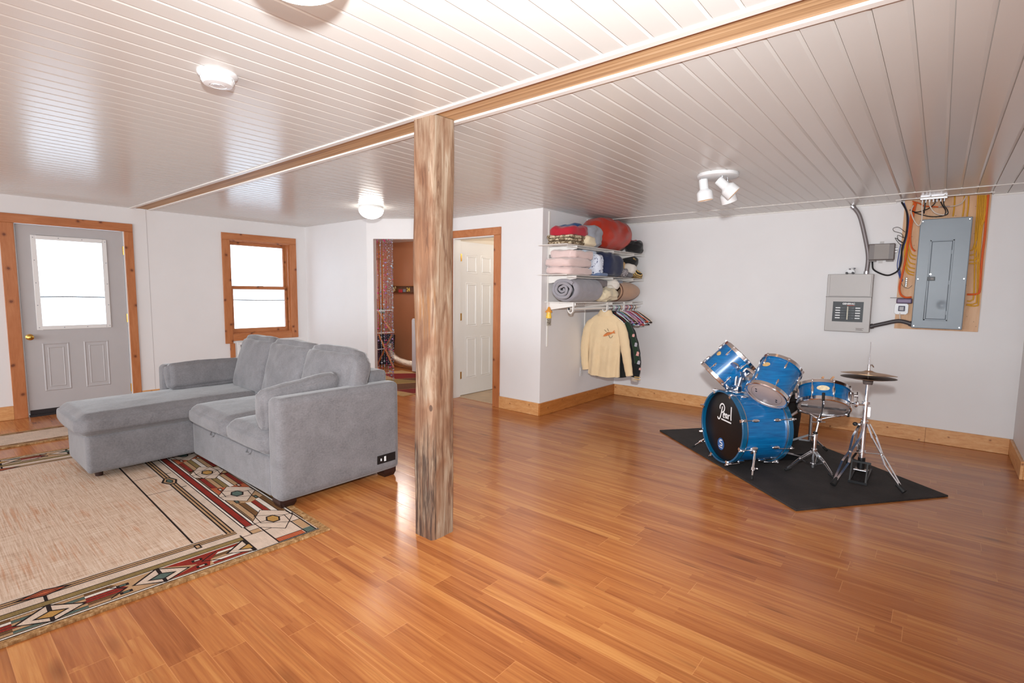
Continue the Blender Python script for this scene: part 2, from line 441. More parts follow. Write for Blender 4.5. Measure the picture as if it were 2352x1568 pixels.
w3 = thing('added_window', kind='structure', label=None, cat=None, loc=(-2.6, YF, .5)); m = MB()  # unseen paneless window row, added to let the rear fill light in
for i in range(6): x = -7.0+8.8*i/5; m.ob((x-.03, YF-.1, .5), (x+.03, YF, 1.9))
m.ob((-7.0, YF-.1, .5), (1.8, YF, .53)); m.ob((-7.0, YF-.1, 1.87), (1.8, YF, 1.9)); m.build('frame', 'pine', w3, smooth=False)
# laundry and bathroom behind
m = MB(); m.ob((-8.585, 4.75, 0), (-8.435, YB+.15, 1.2)); m.ob((-8.585, 4.75, 2.02), (-8.435, YB+.15, H)); m.ob((-8.585, 4.75, 1.2), (-8.435, 5.84, 2.02)); m.ob((-8.585, 6.10, 1.2), (-8.435, YB+.15, 2.02))
m.ob((-8.435, YB, 0), (-4.97, YB+.15, H)); m.ob((-8.585, 4.70, 0), (XA-T, 4.75, H))
struct('wall_laundry', m, 'wall_brown')
m = MB(); m.ob((-5.03, Y2+.12, 0), (-4.95, YB, H)); struct('wall_partition', m, 'wall_brown')
m = MB(); m.ob((-4.949, YB-.01, 0), (XR-.1, YB+.15, H)); m.ob((XR-.11, Y2+.13, 0), (XR-.1, YB, H)); m.ob((-4.949, Y2+.121, 0), (-4.94, YB-.01, H)); struct('wall_bathroom', m, 'bath_wall')
m = MB(); m.ob((-4.94, Y2+.1, 0), (XR-.11, YB-.01, .006)); k_ = mat('bath_vinyl', S(198, 172, 142), .4, var=.12, vscale=6); struct('floor_bathroom', m, k_)
lamp('bathroom_light', 'POINT', (-4.1, 5.5, 2.1), 9, (1, .88, .74), .1)
lamp('laundry_fill', 'POINT', (-6.7, 5.2, 2.15), 40, (1, .95, .9), .12)  # unseen fill lamp, added to brighten the brown laundry walls

# baseboards
def bb(name, a, b, mt='maple', h=HB):
    m = MB(); m.ob((a[0], a[1], .001), (b[0], b[1], h)); return struct(name, m, mt, bevel=.003)
t = .02
bb('baseboard_back', (XR+t, YB-t), (-.02, YB)); bb('baseboard_back_end', (-.019, YB-t), (XD-t, YB))
bb('baseboard_closet', (XR, Y2-t), (XR+t, YB), 'maple2'); bb('baseboard_bath', (-4.042, Y2-t), (XR, Y2))
bb('baseboard_right', (XD-t, YD-t), (XD, YB)); bb('baseboard_right_return', (XD, YD-t), (XE, YD))
bb('baseboard_left', (XA, YF), (XA+t, .722), 'maple'); bb('baseboard_left_mid', (XA, 1.86), (XA+t, 2.895)); bb('baseboard_nook', (XA+t, Y1-t), (-5.856, Y1))

# ---- entry door
d = tag(thing('door_1', 'grey half-glass entry door with brass knob in pine casing', 'door', (XA, .8, 0)), kind='structure')
m = MB(); x0 = XA-.055; x1 = XA-.012
G0, G1, GZ0, GZ1 = .985, 1.565, .965, 1.915
m.ob((x0, DY0, .03), (x1, G0, DZ)); m.ob((x0, G1, .03), (x1, DY1, DZ)); m.ob((x0, G0, .03), (x1, G1, GZ0)); m.ob((x0, G0, GZ1), (x1, G1, DZ))
m.build('slab', 'doorgrey', d, smooth=False)
def ring(m, y0, y1, z0, z1, x, w, h):
    """raised four sided moulding on the plane x"""
    o = [(y0, z0), (y1, z0), (y1, z1), (y0, z1)]; i = [(y0+w, z0+w), (y1-w, z0+w), (y1-w, z1-w), (y0+w, z1-w)]; c = [(y0+w/2, z0+w/2), (y1-w/2, z0+w/2), (y1-w/2, z1-w/2), (y0+w/2, z1-w/2)]
    vs = [(x, a, b) for a, b in o]+[(x+h, a, b) for a, b in c]+[(x, a, b) for a, b in i]
    m.add(vs, [(j, (j+1) % 4, (j+1) % 4+4, j+4) for j in range(4)]+[(j+4, (j+1) % 4+4, (j+1) % 4+8, j+8) for j in range(4)])
def flatring(m, y0, y1, z0, z1, xa, xb, w):
    m.ob((xa, y0, z0), (xb, y0+w, z1)); m.ob((xa, y1-w, z0), (xb, y1, z1)); m.ob((xa, y0+w, z0), (xb, y1-w, z0+w)); m.ob((xa, y0+w, z1-w), (xb, y1-w, z1))
m = MB(); flatring(m, .955, 1.60, .935, 1.945, x1, x1+.014, .042); lf = m.build('lite_frame', 'whitepaint', d, bevel=.004)
m = MB()
for yy in (.972, 1.584):
    for zz in (.96, 1.2, 1.44, 1.68, 1.92): m.cyl((x1+.0135, yy, zz), (x1+.016, yy, zz), .005, 8)
for yy in (1.18, 1.38):
    for zz in (.955, 1.927): m.cyl((x1+.0135, yy, zz), (x1+.016, yy, zz), .005, 8)
m.build('screw', mat('screw_plug', S(150, 150, 158), .4), lf)
m = MB(); m.ob((x0+.016, G0, GZ0), (x0+.022, G1, GZ1)); m.build('glass', 'glass', d, smooth=False)
for y0, y1 in ((.984, 1.211), (1.336, 1.564)):
    m = MB(); ring(m, y0, y1, .262, .79, x1, .02, .006); ring(m, y0+.045, y1-.045, .307, .745, x1, .012, .004); m.build('raised_panel', 'doorgrey', d)
m = MB(); m.ob((x1, DY0+.005, .012), (x1+.004, DY1-.005, .07)); m.ob((x1-.04, DY0, .0), (XA+.02, DY1, .022)); m.build('sweep', mat('dark_sweep', S(38, 32, 34), .5), d)
k = at(68, 774, 'x', x1); m = MB(); km = frame((x1, k.y, k.z), (1, 0, 0))
m.lathe([(.033, 0), (.033, .004), (.02, .008), (.013, .012), (.013, .03), (.022, .038), (.029, .05), (.028, .062), (.018, .07), (0, .072)], 24, km); kb = m.build('knob', 'brass', d)
for z in (1.834, 1.041, .201):
    m = MB(); m.cyl((x1+.004, DY1+.006, z-.05), (x1+.004, DY1+.006, z+.05), .007, 10); m.ob((x1-.002, DY1-.004, z-.048), (x1+.002, DY1+.022, z+.048)); m.build('hinge', 'brass', d)
m = MB(); m.ob((XA-T, .815, 0), (XA, .84, 2.085)); m.ob((XA-T, 1.76, 0), (XA, 1.785, 2.085)); m.ob((XA-T, .84, 2.06), (XA, 1.76, 2.085)); m.build('jamb', 'whitepaint', d, smooth=False)
m = MB(); m.ob((XA, .722, 0), (XA+.02, .83, 2.055)); m.ob((XA, 1.77, 0), (XA+.02, 1.855, 2.055)); m.build('side_casing', 'pine', d, bevel=.003)
m = MB(); m.ob((XA, .722, 2.056), (XA+.02, 1.855, 2.15)); m.build('head_casing', 'pine_h', d, bevel=.003)

# ---- window
w = tag(thing('window_1', 'double-hung pine window in the white wall behind the sofa', 'window', (XA, 3.35, .68)), kind='structure')
m = MB(); m.ob((XA, 2.836, .655), (XA+.02, WY0+.005, 2.06)); m.build('side_casing', 'pine', w, bevel=.003)
m = MB(); m.ob((XA, WY1-.005, .687), (XA+.02, 3.866, 2.06)); m.build('side_casing', 'pine', w, bevel=.003)
m = MB(); m.ob((XA, 2.836, 2.061), (XA+.02, 3.866, 2.152)); m.build('head_casing', 'pine_h', w, bevel=.003)
m = MB(); m.ob((XA, WY0+.006, .687), (XA+.02, WY1-.006, .778)); m.build('sill_casing', 'pine_h', w, bevel=.003)
m = MB(); t_ = .015
m.ob((XA-T, WY0, WZ0), (XA, WY0+t_, WZ1)); m.ob((XA-T, WY1-t_, WZ0), (XA, WY1, WZ1)); m.ob((XA-T, WY0+t_, WZ0), (XA, WY1-t_, WZ0+t_)); m.ob((XA-T, WY0+t_, WZ1-t_), (XA, WY1-t_, WZ1))
m.ob((XA-.075, WY1-t_-.014, WZ0+t_), (XA-.06, WY1-t_, WZ1-t_)); m.ob((XA-.03, WY1-t_-.012, WZ0+t_), (XA-.012, WY1-t_, WZ1-t_)); m.build('jamb', 'pine', w, smooth=False)
ZM = 1.415
for nm, xo, z0, z1 in (('upper_sash', XA-.125, ZM-.02, WZ1-t_), ('lower_sash', XA-.09, WZ0+t_, ZM+.025)):
    m = MB(); a, b = WY0+t_, WY1-t_; wd = .042
    m.ob((xo, a, z0), (xo+.03, a+wd, z1)); m.ob((xo, b-wd, z0), (xo+.03, b, z1)); m.ob((xo, a+wd, z0), (xo+.03, b-wd, z0+(.06 if nm[0] == 'l' else .04))); m.ob((xo, a+wd, z1-.042), (xo+.03, b-wd, z1))
    s = m.build(nm, 'pine_h', w, bevel=.003)
    m = MB(); m.ob((xo+.013, a+wd, z0+.04), (xo+.018, b-wd, z1-.04)); m.build('pane', 'glass', s, smooth=False)
m = MB(); m.ob((XA-.09, 3.33, ZM+.025), (XA-.06, 3.40, ZM+.033)); m.build('sash_lock', 'whitepaint', w)
struct('trim_6', MB().ob((XA, 2.893, .001), (XA+.018, 2.958, .654)), 'pine', bevel=.003)

# ---- laundry window
w = tag(thing('window_2', kind='structure', label=None, cat=None, loc=(-8.435, 6.0, 1.2)))
m = MB(); flatring(m, 5.70, 6.24, 1.06, 2.16, -8.435, -8.415, .14); m.build('casing', 'pine', w, bevel=.003)
m = MB(); flatring(m, 5.84, 6.10, 1.2, 2.02, -8.53, -8.50, .035); m.ob((-8.53, 5.965, 1.23), (-8.5, 5.98, 1.99)); m.build('sash', 'pine', w)
m = MB(); m.ob((-8.52, 5.86, 1.23), (-8.515, 6.08, 1.99)); m.build('pane', 'glass', w, smooth=False)

# ---- bathroom door, swung inwards
d = tag(thing('door_2', 'white six-panel door standing open in pine casing', 'door', (-4.5, Y2, 0)), kind='structure')
m = MB(); xl0, xl1 = -4.915, -4.88; yl0, yl1 = Y2+.14, Y2+.86
m.ob((xl0, yl0, .012), (xl1, yl1, 2.06)); m.build('leaf', 'whitepaint', d, smooth=False)
def ring_p(y0, y1, z0, z1):
    m = MB(); ring(m, y0, y1, z0, z1, xl1, .022, .004); ring(m, y0+.03, y1-.03, z0+.03, z1-.03, xl1, .012, .006); m.build('raised_panel', 'whitepaint', d)
for a, b in ((yl0+.10, yl0+.33), (yl0+.39, yl0+.62)):
    for z0, z1 in ((1.64, 1.90), (.93, 1.53), (.22, .80)): ring_p(a, b, z0, z1)
for z in (1.85, 1.07, .285):
    m = MB(); m.cyl((-4.872, Y2+.135, z-.05), (-4.872, Y2+.135, z+.05), .008, 10); m.ob((-4.88, Y2+.1, z-.048), (-4.866, Y2+.137, z+.048)); m.ob((-4.88, Y2+.137, z-.048), (-4.877, Y2+.17, z+.048)); m.build('hinge', 'brass', d)
m = MB(); m.ob((BX0, Y2, 0), (BX0+.018, Y2+.12, BZ)); m.ob((BX1-.018, Y2, 0), (BX1, Y2+.12, BZ)); m.ob((BX0+.018, Y2, BZ-.018), (BX1-.018, Y2+.12, BZ)); m.build('jamb', 'whitepaint', d, smooth=False)
m = MB(); m.ob((-4.945, Y2-.018, 0), (BX0+.005, Y2, BZ-.008)); m.build('side_casing', 'pine', d, bevel=.003)
m = MB(); m.ob((BX1-.005, Y2-.018, 0), (-4.045, Y2, BZ-.008)); m.build('side_casing', 'pine', d, bevel=.003)
m = MB(); m.ob((-4.945, Y2-.018, BZ-.007), (-4.045, Y2, BZ+.085)); m.build('head_casing', 'pine_h', d, bevel=.003)

# ---- rough post
k = NT('hewn_post'); v = k.coord((13, 13, 1.3)); n1 = k.noise(v, 2.0, 8, .68, .9); n2 = k.noise(k.coord((2.5, 2.5, 1.3)), 2.4, 3, .5, .4); n3 = k.noise(k.coord((26, 26, 1.6)), 2, 4, .7)
c = k.ramp(n1, [(.28, S(78, 52, 36)), (.41, S(120, 90, 68)), (.54, S(144, 120, 98)), (.70, S(164, 150, 132))])
c = k.mix(k.ramp(n2, [(.42, (0, 0, 0, 1)), (.62, (1, 1, 1, 1))]), c, k.ramp(n1, [(.3, S(92, 58, 38)), (.7, S(138, 98, 70))]))
tc = k.add('ShaderNodeTexCoord'); sp = k.add('ShaderNodeSeparateXYZ'); k.link(tc.outputs['Object'], sp.inputs[0])
def smask(v_, lo, hi): return k.ramp(v_, [(lo, (0, 0, 0, 1)), (hi, (1, 1, 1, 1))])
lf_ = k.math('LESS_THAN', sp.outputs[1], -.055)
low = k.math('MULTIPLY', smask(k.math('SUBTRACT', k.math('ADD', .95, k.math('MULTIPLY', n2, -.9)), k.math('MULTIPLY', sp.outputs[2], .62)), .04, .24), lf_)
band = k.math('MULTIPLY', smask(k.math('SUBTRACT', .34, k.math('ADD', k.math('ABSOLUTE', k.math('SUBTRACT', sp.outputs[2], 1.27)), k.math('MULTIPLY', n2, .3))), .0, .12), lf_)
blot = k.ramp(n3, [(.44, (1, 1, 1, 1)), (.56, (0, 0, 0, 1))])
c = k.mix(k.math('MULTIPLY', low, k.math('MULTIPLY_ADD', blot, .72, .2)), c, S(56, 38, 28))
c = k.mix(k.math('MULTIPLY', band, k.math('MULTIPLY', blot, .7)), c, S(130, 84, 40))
crk = k.ramp(k.noise(k.coord((22, 22, 1.7)), 1.6, 4, .6, .8), [(.35, (1, 1, 1, 1)), (.40, (0, 0, 0, 1))])
c = k.mix(k.math('MULTIPLY', crk, .7), c, S(86, 54, 36))
vo = k.add('ShaderNodeTexVoronoi'); vo.inputs['Scale'].default_value = 5; k.link(k.coord((1, 1, .6)), vo.inputs['Vector'])
c = k.mix(k.math('MULTIPLY', k.math('LESS_THAN', vo.outputs['Distance'], .055), .8), c, S(60, 36, 24))
k.link(c, k.b.inputs['Base Color']); k.b.inputs['Roughness'].default_value = .75; k.bump(k.math('ADD', n1, k.math('MULTIPLY', n3, .5)), .6, .006); M['post'] = k.m
def post():
    x0, x1, y0, y1 = -2.272, -2.112, 1.860, 2.024; n = 10; loop = []
    r = .012
    pts = []
    for cx, cyy, sx, sy2 in ((x0, y0, 1, 1), (x1, y0, -1, 1), (x1, y1, -1, -1), (x0, y1, 1, -1)): pts.append((cx, cyy))
    for i in range(4):
        a, b = Vector(pts[i]), Vector(pts[(i+1) % 4])
        for j in range(n): loop.append(a.lerp(b, j/n))
    cxm, cym = (x0+x1)/2, (y0+y1)/2; N = 90; L = len(loop)
    def fn(u, v):
        p = loop[int(round(u*L)) % L]; z = v*H
        q = Vector((p.x*6, p.y*6, z*1.3)); d = .006*noise.noise(q)+.004*noise.noise(Vector((p.x*30, p.y*30, z*2.5)))
        wob = .006*noise.noise(Vector((0, 3, z*1.1)))
        e = (Vector((p.x-cxm, p.y-cym)))
        k = max(abs(e.x), abs(e.y))/.08; rnd = max(0, (min(abs(e.x), abs(e.y))/.08-.86)/.14)
        s = 1-.07*rnd+d/.08
        return Vector((cxm+e.x*s+wob, cym+e.y*s, z))
    m = MB(); m.grid(fn, L, N, cu=True)
    m.add([fn(i/L, 0) for i in range(L)], [tuple(range(L))])
    return tag(m.build('wooden_post', 'post', origin=(cxm, cym, 0)), 'rough-hewn square timber post standing in the middle of the floor', 'post')
post()

# ---- outside
m = MB(); m.ob((-60, -40, -.5), (XA-T-.02, 60, -.3)); struct('ground', m, mat('snowy_ground', S(240, 244, 250), .8))
m = MB(); m.tube([(-10.5, -6, 1.17), (-10.5, 1.75, 1.243), (-10.5, 4.7, 1.17), (-10.5, 12, 1.2)], .011, 6); tag(m.build('fence_wire', mat('grey_wire', S(104, 100, 98), .8)), 'thin grey fence wire crossing the view outside the door and window glass', 'wire')
# ------------------------------------------------------------------ sofa
def fabric(name, c0, c1, sc=1):
    k = NT(name); v = k.coord((1, 1, 1)); a = k.noise(v, 7*sc, 5, .65, .6)
    b = k.noise(k.coord((60, 60, 340)), 1, 2, .5); cc = k.noise(k.coord((300, 90, 90)), 1, 2, .5)
    f = k.math('ADD', k.math('MULTIPLY', a, .44), k.math('MULTIPLY', k.math('ADD', b, cc), .3))
    k.link(k.ramp(f, [(.36, c0), (.66, c1)]), k.b.inputs['Base Color']); k.b.inputs['Roughness'].default_value = .85
    k.b.inputs['Sheen Weight'].default_value = .35; k.b.inputs['Sheen Roughness'].default_value = .4
    k.bump(k.math('ADD', b, cc), .25, .003); return k.m
M['sofa'] = fabric('grey_chenille', S(98, 95, 97), S(126, 123, 125))
M['espresso'] = mat('espresso_wood', S(44, 24, 20), .4, var=.2, vscale=20)
def soft_box(m, a, b, r=.04, n=4, puff=0, seed=0, amp=0, ns=5):
    """box with rounded edges, puffed faces and gentle wrinkles (a dense grid on every face)"""
    a, b = Vector(a), Vector(b); c = (a+b)/2; h = (b-a)/2
    N = [max(6, int((b-a)[i]/.05)) for i in range(3)]
    def shape(p):
        q = Vector((max(-h.x+r, min(h.x-r, p.x)), max(-h.y+r, min(h.y-r, p.y)), max(-h.z+r, min(h.z-r, p.z))))
        d = p-q
        nrm = d.normalized() if d.length > 1e-9 else Vector()
        s = q+nrm*r
        if puff:
            k = 1
            for i in range(3):
                if abs(nrm[i]) < .9: k *= max(0, 1-(p[i]/h[i])**2)
            s += nrm*puff*k**.42
        if amp:
            w = (s+c)*ns+Vector((seed*5.3, seed, -seed*2.1)); s += nrm*amp*(noise.noise(w)+.5*noise.noise(w*2.7))
        return c+s
    for ax in range(3):
        i, j = (ax+1) % 3, (ax+2) % 3
        for sg in (-1, 1):
            def fn(u, v):
                p = Vector((0, 0, 0)); p[ax] = sg*h[ax]
                e = lambda t: -cos(pi*t)*.5+.5 if False else t
                p[i] = (2*e(u)-1)*h[i]; p[j] = (2*e(v)-1)*h[j]
                # pull grid lines toward the rounded border
                return shape(p)
            m.grid(fn, N[i]*2, N[j]*2)
    return m

sofa = thing('sectional_sofa', 'grey fabric sectional sofa with chaise on the patterned rug', 'sofa', (-4.2, 1.9, 0))
m = MB(); soft_box(m, (-4.60, 1.475, .065), (-3.245, 2.26, .328), .02); m.build('base', 'sofa', sofa, ang=60)
m = MB(); soft_box(m, (-3.25, 1.47, .06), (-3.11, 2.405, .725), .035, puff=.004); m.build('arm', 'sofa', sofa, ang=60)
m = MB(); soft_box(m, (-5.36, 1.47, .06), (-5.225, 2.405, .725), .035, puff=.004); m.build('arm', 'sofa', sofa, ang=60)
m = MB(); soft_box(m, (-5.225, 2.25, .065), (-3.25, 2.402, .80), .03, puff=.004); m.build('back_frame', 'sofa', sofa, ang=60)
m = MB(); soft_box(m, (-5.222, .80, .065), (-4.598, 2.25, .35), .025); m.build('chaise_base', 'sofa', sofa, ang=60)
m = MB(); soft_box(m, (-5.27, .755, .345), (-4.562, 2.26, .500), .06, puff=.022, amp=.003, seed=1); m.build('chaise_cushion', 'sofa', sofa, ang=70)
m = MB(); soft_box(m, (-4.56, 1.44, .33), (-3.862, 2.26, .478), .055, puff=.022, amp=.003, seed=2); m.build('seat_cushion', 'sofa', sofa, ang=70)
m = MB(); soft_box(m, (-3.860, 1.45, .33), (-3.252, 2.26, .478), .055, puff=.022, amp=.003, seed=3); m.build('seat_cushion', 'sofa', sofa, ang=70)
for i, (xa, xb) in enumerate(((-5.03, -4.45), (-4.455, -3.835), (-3.84, -3.20))):
    m = MB(); w2 = (xb-xa)/2; c = Vector(((xa+xb)/2, 2.10, .71)); R = Matrix.Rotation(radians(-14), 3, 'X')
    mm = MB(); soft_box(mm, (-w2, -.085, -.24), (w2, .085, .24), .05, puff=.042, amp=.009, seed=5+i, ns=8)
    m.add([c+R @ Vector(p) for p in mm.v], mm.f); m.build('back_cushion', 'sofa', sofa, ang=80)
# tufted top seam of the cushions, pull tabs, feet, power plate
for x in (-4.17, -3.545):
    m = MB(); m.tube(smooth_path([(x-.035, 1.478, .318), (x-.02, 1.462, .298), (x+.02, 1.462, .298), (x+.035, 1.478, .318)], 4), .006, 6); m.build('pull_tab', 'sofa', sofa)
for x, y, z in ((-3.185, 1.535, .0145), (-3.185, 2.33, .001), (-5.3, 2.33, .001)):
    m = MB(); m.lathe([(.060, .0), (.076, .03), (.076, .066-z)], 4, Matrix.Translation((x, y, z)) @ Matrix.Rotation(pi/4, 4, 'Z')); m.build('foot', 'espresso', sofa, smooth=False)
m = MB(); m.lathe([(.024, 0), (.028, .055)], 20, Matrix.Translation((-4.72, .885, .0145))); m.build('foot', 'espresso', sofa)
m = MB(); m.ob((-3.111, 2.198, .128), (-3.105, 2.362, .192)); pl = m.build('power_plate', 'blackpl', sofa, bevel=.002)
m = MB(); m.ob((-3.1055, 2.258, .142), (-3.103, 2.274, .178)); m.build('outlet', 'white', pl)
m = MB(); m.ob((-3.1055, 2.226, .150), (-3.103, 2.236, .168)); m.build('outlet', 'white', pl)
# loose bolster pillows against the two arms
def bolster(name, label, c, s, tilt, seed, rx=0):
    m = MB(); mm = MB(); soft_box(mm, (-s[0]/2, -s[1]/2, -s[2]/2), (s[0]/2, s[1]/2, s[2]/2), min(s)*.3, puff=.018, amp=.006, seed=seed, ns=7)
    R = Matrix.Rotation(tilt, 3, 'Y') @ Matrix.Rotation(radians(rx), 3, 'X'); m.add([Vector(c)+R @ Vector(p) for p in mm.v], mm.f)
    return tag(m.build(name, 'sofa', ang=80), label, 'pillow', 'bolster pillows on the sofa')
bolster('bolster_pillow', 'grey bolster pillow lying on the chaise against the far arm', (-5.135, 1.775, .632), (.105, .60, .215), radians(-14), 11)
bolster('bolster_pillow', 'grey bolster pillow leaning inside the near arm of the sofa', (-3.345, 1.745, .645), (.105, .55, .27), radians(10), 12, 7)

# ------------------------------------------------------------------ patterned rug
def rugmat(name, c, amt=.16):
    k = NT(name); a = k.noise(k.coord((9, 260, 1)), 1, 3, .6); b = k.noise(k.coord((3, 3, 1)), 3, 4, .6); e = k.noise(k.coord((220, 220, 220)), 1, 2)
    f = k.math('ADD', k.math('MULTIPLY', a, .4), k.math('ADD', k.math('MULTIPLY', b, .35), k.math('MULTIPLY', e, .25)))
    lo = tuple(x*(1-amt*1.6) for x in c[:3])+(1,); hi = tuple(min(1, x*(1+amt)) for x in c[:3])+(1,)
    k.link(k.ramp(f, [(.36, lo), (.64, hi)]), k.b.inputs['Base Color']); k.b.inputs['Roughness'].default_value = .95; k.b.inputs['Specular IOR Level'].default_value = .15
    k.bump(e, .3, .003); return k.m
def linenmat():
    k = NT('rug_field'); a = k.noise(k.coord((5, 150, 1)), 1, 4, .65); b = k.noise(k.coord((150, 6, 1)), 1, 3, .6); n = k.noise(k.coord((1, 1, 1)), 1.6, 4, .6); s = k.noise(k.coord((2, 60, 1)), 1, 3, .6)
    c = k.ramp(k.math('ADD', k.math('MULTIPLY', a, .6), k.math('MULTIPLY', b, .4)), [(.36, S(172, 140, 116)), (.52, S(208, 182, 160)), (.66, S(222, 204, 188))])
    r = k.ramp(k.math('MULTIPLY', s, n), [(.27, (0, 0, 0, 1)), (.36, (1, 1, 1, 1))])
    c = k.mix(k.math('MULTIPLY', r, .55), c, S(186, 128, 88)); k.link(c, k.b.inputs['Base Color']); k.b.inputs['Roughness'].default_value = .95; k.b.inputs['Specular IOR Level'].default_value = .15
    k.bump(k.math('ADD', a, b), .25, .003); return k.m
def bordermat():
    k = NT('rug_binding'); a = k.noise(k.coord((40, 40, 1)), 1, 4, .7)
    k.link(k.ramp(a, [(.36, S(126, 88, 52)), (.55, S(170, 130, 86)), (.7, S(204, 174, 132))]), k.b.inputs['Base Color']); k.b.inputs['Roughness'].default_value = .95
    k.b.inputs['Specular IOR Level'].default_value = .15; k.bump(a, .3, .003); return k.m
RC = ['field', 'binding', 'black', 'cream', 'red', 'olive', 'tan', 'teal', 'rust', 'gold', 'brown', 'white']
RM = [linenmat(), bordermat(), rugmat('rug_black', S(40, 30, 28)), rugmat('rug_cream', S(206, 184, 166)), rugmat('rug_red', S(136, 44, 34), .22), rugmat('rug_olive', S(134, 112, 70)),
      rugmat('rug_tan', S(178, 142, 106)), rugmat('rug_teal', S(84, 100, 92)), rugmat('rug_rust', S(176, 90, 58)), rugmat('rug_gold', S(176, 134, 74)), rugmat('rug_brown', S(112, 78, 48)), rugmat('rug_white', S(220, 208, 196))]
RL, RW = 3.045, 2.44
def rug():
    m = MB(); lay = {}
    th = .038; K = Vector((-2.668, 1.552)); a_ = Vector((-cos(th), sin(th))); b_ = Vector((-sin(th), -cos(th)))
    Mx = Matrix(((a_.x, b_.x, 0, K.x), (a_.y, b_.y, 0, K.y), (0, 0, 1, 0), (0, 0, 0, 1)))
    zt = .0105
    m.slot(1); m.ob((0, 0, .001), (RL, RW, zt)); m.v = [tuple(Mx @ Vector(p)) for p in m.v]
    def poly(col, pts, lv, mir=True):
        seen = []
        for fa in ((0, 1) if mir else (0,)):
            for fb in ((0, 1) if mir else (0,)):
                P = [((RL-x if fa else x), (RW-y if fb else y)) for x, y in pts]
                cc = (sum(p[0] for p in P)/len(P), sum(p[1] for p in P)/len(P))
                if any(abs(cc[0]-q[0])+abs(cc[1]-q[1]) < .012 for q in seen): continue
                seen.append(cc)
                m.slot(RC.index(col)); m.flat(P, Mx, zt+.00012*lv)
    def rect(col, a0, a1, b0, b1, lv, mir=True): poly(col, [(a0, b0), (a1, b0), (a1, b1), (a0, b1)], lv, mir)
    def stroke(pts, w, lv, col='black', mir=True):
        for p, q in zip(pts, pts[1:]):
            p, q = Vector(p), Vector(q); d = (q-p).normalized(); n = Vector((-d.y, d.x))*w/2; e = d*w*.3
            poly(col, [tuple(p-e+n), tuple(q+e+n), tuple(q+e-n), tuple(p-e-n)], lv, mir)
    rect('field', .39, RL-.39, .455, RW-.455, 1, False)
    hm, hb = RL/2, RW/2
    # ---- bands along the short sides (run in b)
    S0 = .04
    for a0, a1, c in ((S0, .046, 'black'), (.046, .056, 'white'), (.056, .062, 'black'), (.062, .208, 'tan'), (.208, .215, 'white'), (.215, .221, 'black'), (.221, .258, 'olive'), (.258, .264, 'black'),
                      (.264, .322, 'cream'), (.322, .330, 'black'), (.330, .343, 'tan'), (.343, .351, 'black'), (.351, .364, 'tan'), (.364, .372, 'black'), (.372, .392, 'cream')):
        rect(c, a0, a1, .045, hb, 2)
    # coloured runs between the short side diamonds
    def run(b0, b1, cols):
        w = (.206-.064)/len(cols)
        for i, c in enumerate(cols): rect(c, .064+i*w, .064+(i+1)*w-.004, b0, b1, 3); rect('black', .064+(i+1)*w-.005, .064+(i+1)*w-.001, b0, b1, 4)
    run(.42, .60, ['red', 'white', 'tan', 'brown', 'white', 'red'])
    poly('red', [(.064, .62), (.12, .60), (.206, .52), (.206, .79), (.12, .66), (.064, .80)], 5); stroke([(.075, .55), (.135, .635), (.195, .55)], .007, 6)
    run(.88, 1.10, ['tan', 'brown', 'red', 'red', 'white', 'brown']); run(1.10, 1.22, ['teal', 'tan', 'red', 'tan', 'teal', 'tan'])
    poly('tan', [(.064, .84), (.12, .90), (.206, .84), (.206, 1.0), (.13, .945), (.064, 1.02)], 5); stroke([(.13, .955), (.075, 1.02)], .007, 6); stroke([(.125, .955), (.19, 1.02)], .006, 6)
    for bb_, cc in ((.65, 'cream'), (.962, 'teal')):
        for aa in (.163, .088): rect('black', aa-.012, aa+.012, bb_-.024, bb_+.024, 7); rect(cc, aa-.006, aa+.006, bb_-.012, bb_+.012, 8)
    def dia_s(b, col):   # pointed lozenge seen on the short sides
        poly('black', [(.03+.018, b), (.125, b+.122), (.222, b+.005), (.118, b-.122)], 9)
        poly('cream', [(.058, b), (.122, b+.108), (.210, b+.004), (.118, b-.108)], 10)
        stroke([(.06, b), (.215, b)], .016, 11)
        poly('black', [(.085, b), (.12, b+.062), (.158, b), (.12, b-.062)], 12); poly(col, [(.094, b), (.12, b+.046), (.148, b), (.12, b-.046)], 13)
    dia_s(.405, 'gold'); dia_s(.813, 'teal'); dia_s(1.22, 'gold')
    # medallion on the triple line and its stem
    poly('black', [(.312, 1.22), (.346, 1.33), (.386, 1.22), (.346, 1.11)], 9); poly('rust', [(.322, 1.22), (.346, 1.296), (.375, 1.22), (.346, 1.144)], 10)
    poly('black', [(.328, 1.22), (.346, 1.276), (.366, 1.22), (.346, 1.164)], 11); poly('rust', [(.333, 1.22), (.346, 1.262), (.360, 1.22), (.346, 1.178)], 12)
    stroke([(.262, 1.22), (.312, 1.22)], .012, 9)
    # ---- bands along the long sides (run in a)
    for b0, b1, c in ((.045, .052, 'black'), (.052, .062, 'white'), (.062, .068, 'black'), (.068, .272, 'tan'), (.272, .279, 'black'), (.279, .290, 'white'), (.290, .297, 'black'), (.297, .330, 'red'), (.330, .337, 'black'),
                      (.337, .347, 'white'), (.347, .353, 'black'), (.353, .396, 'cream'), (.396, .404, 'black'), (.404, .415, 'tan'), (.415, .423, 'black'), (.423, .434, 'tan'), (.434, .443, 'black'), (.443, .456, 'cream')):
        rect(c, .36 if b0 > .28 else .24, hm, b0, b1, 14)
    def run2(a0, a1, cols):
        w = (.27-.07)/len(cols)
        for i, c in enumerate(cols): rect(c, a0, a1, .07+i*w, .07+(i+1)*w-.005, 15); rect('black', a0, a1, .07+(i+1)*w-.006, .07+(i+1)*w-.001, 16)
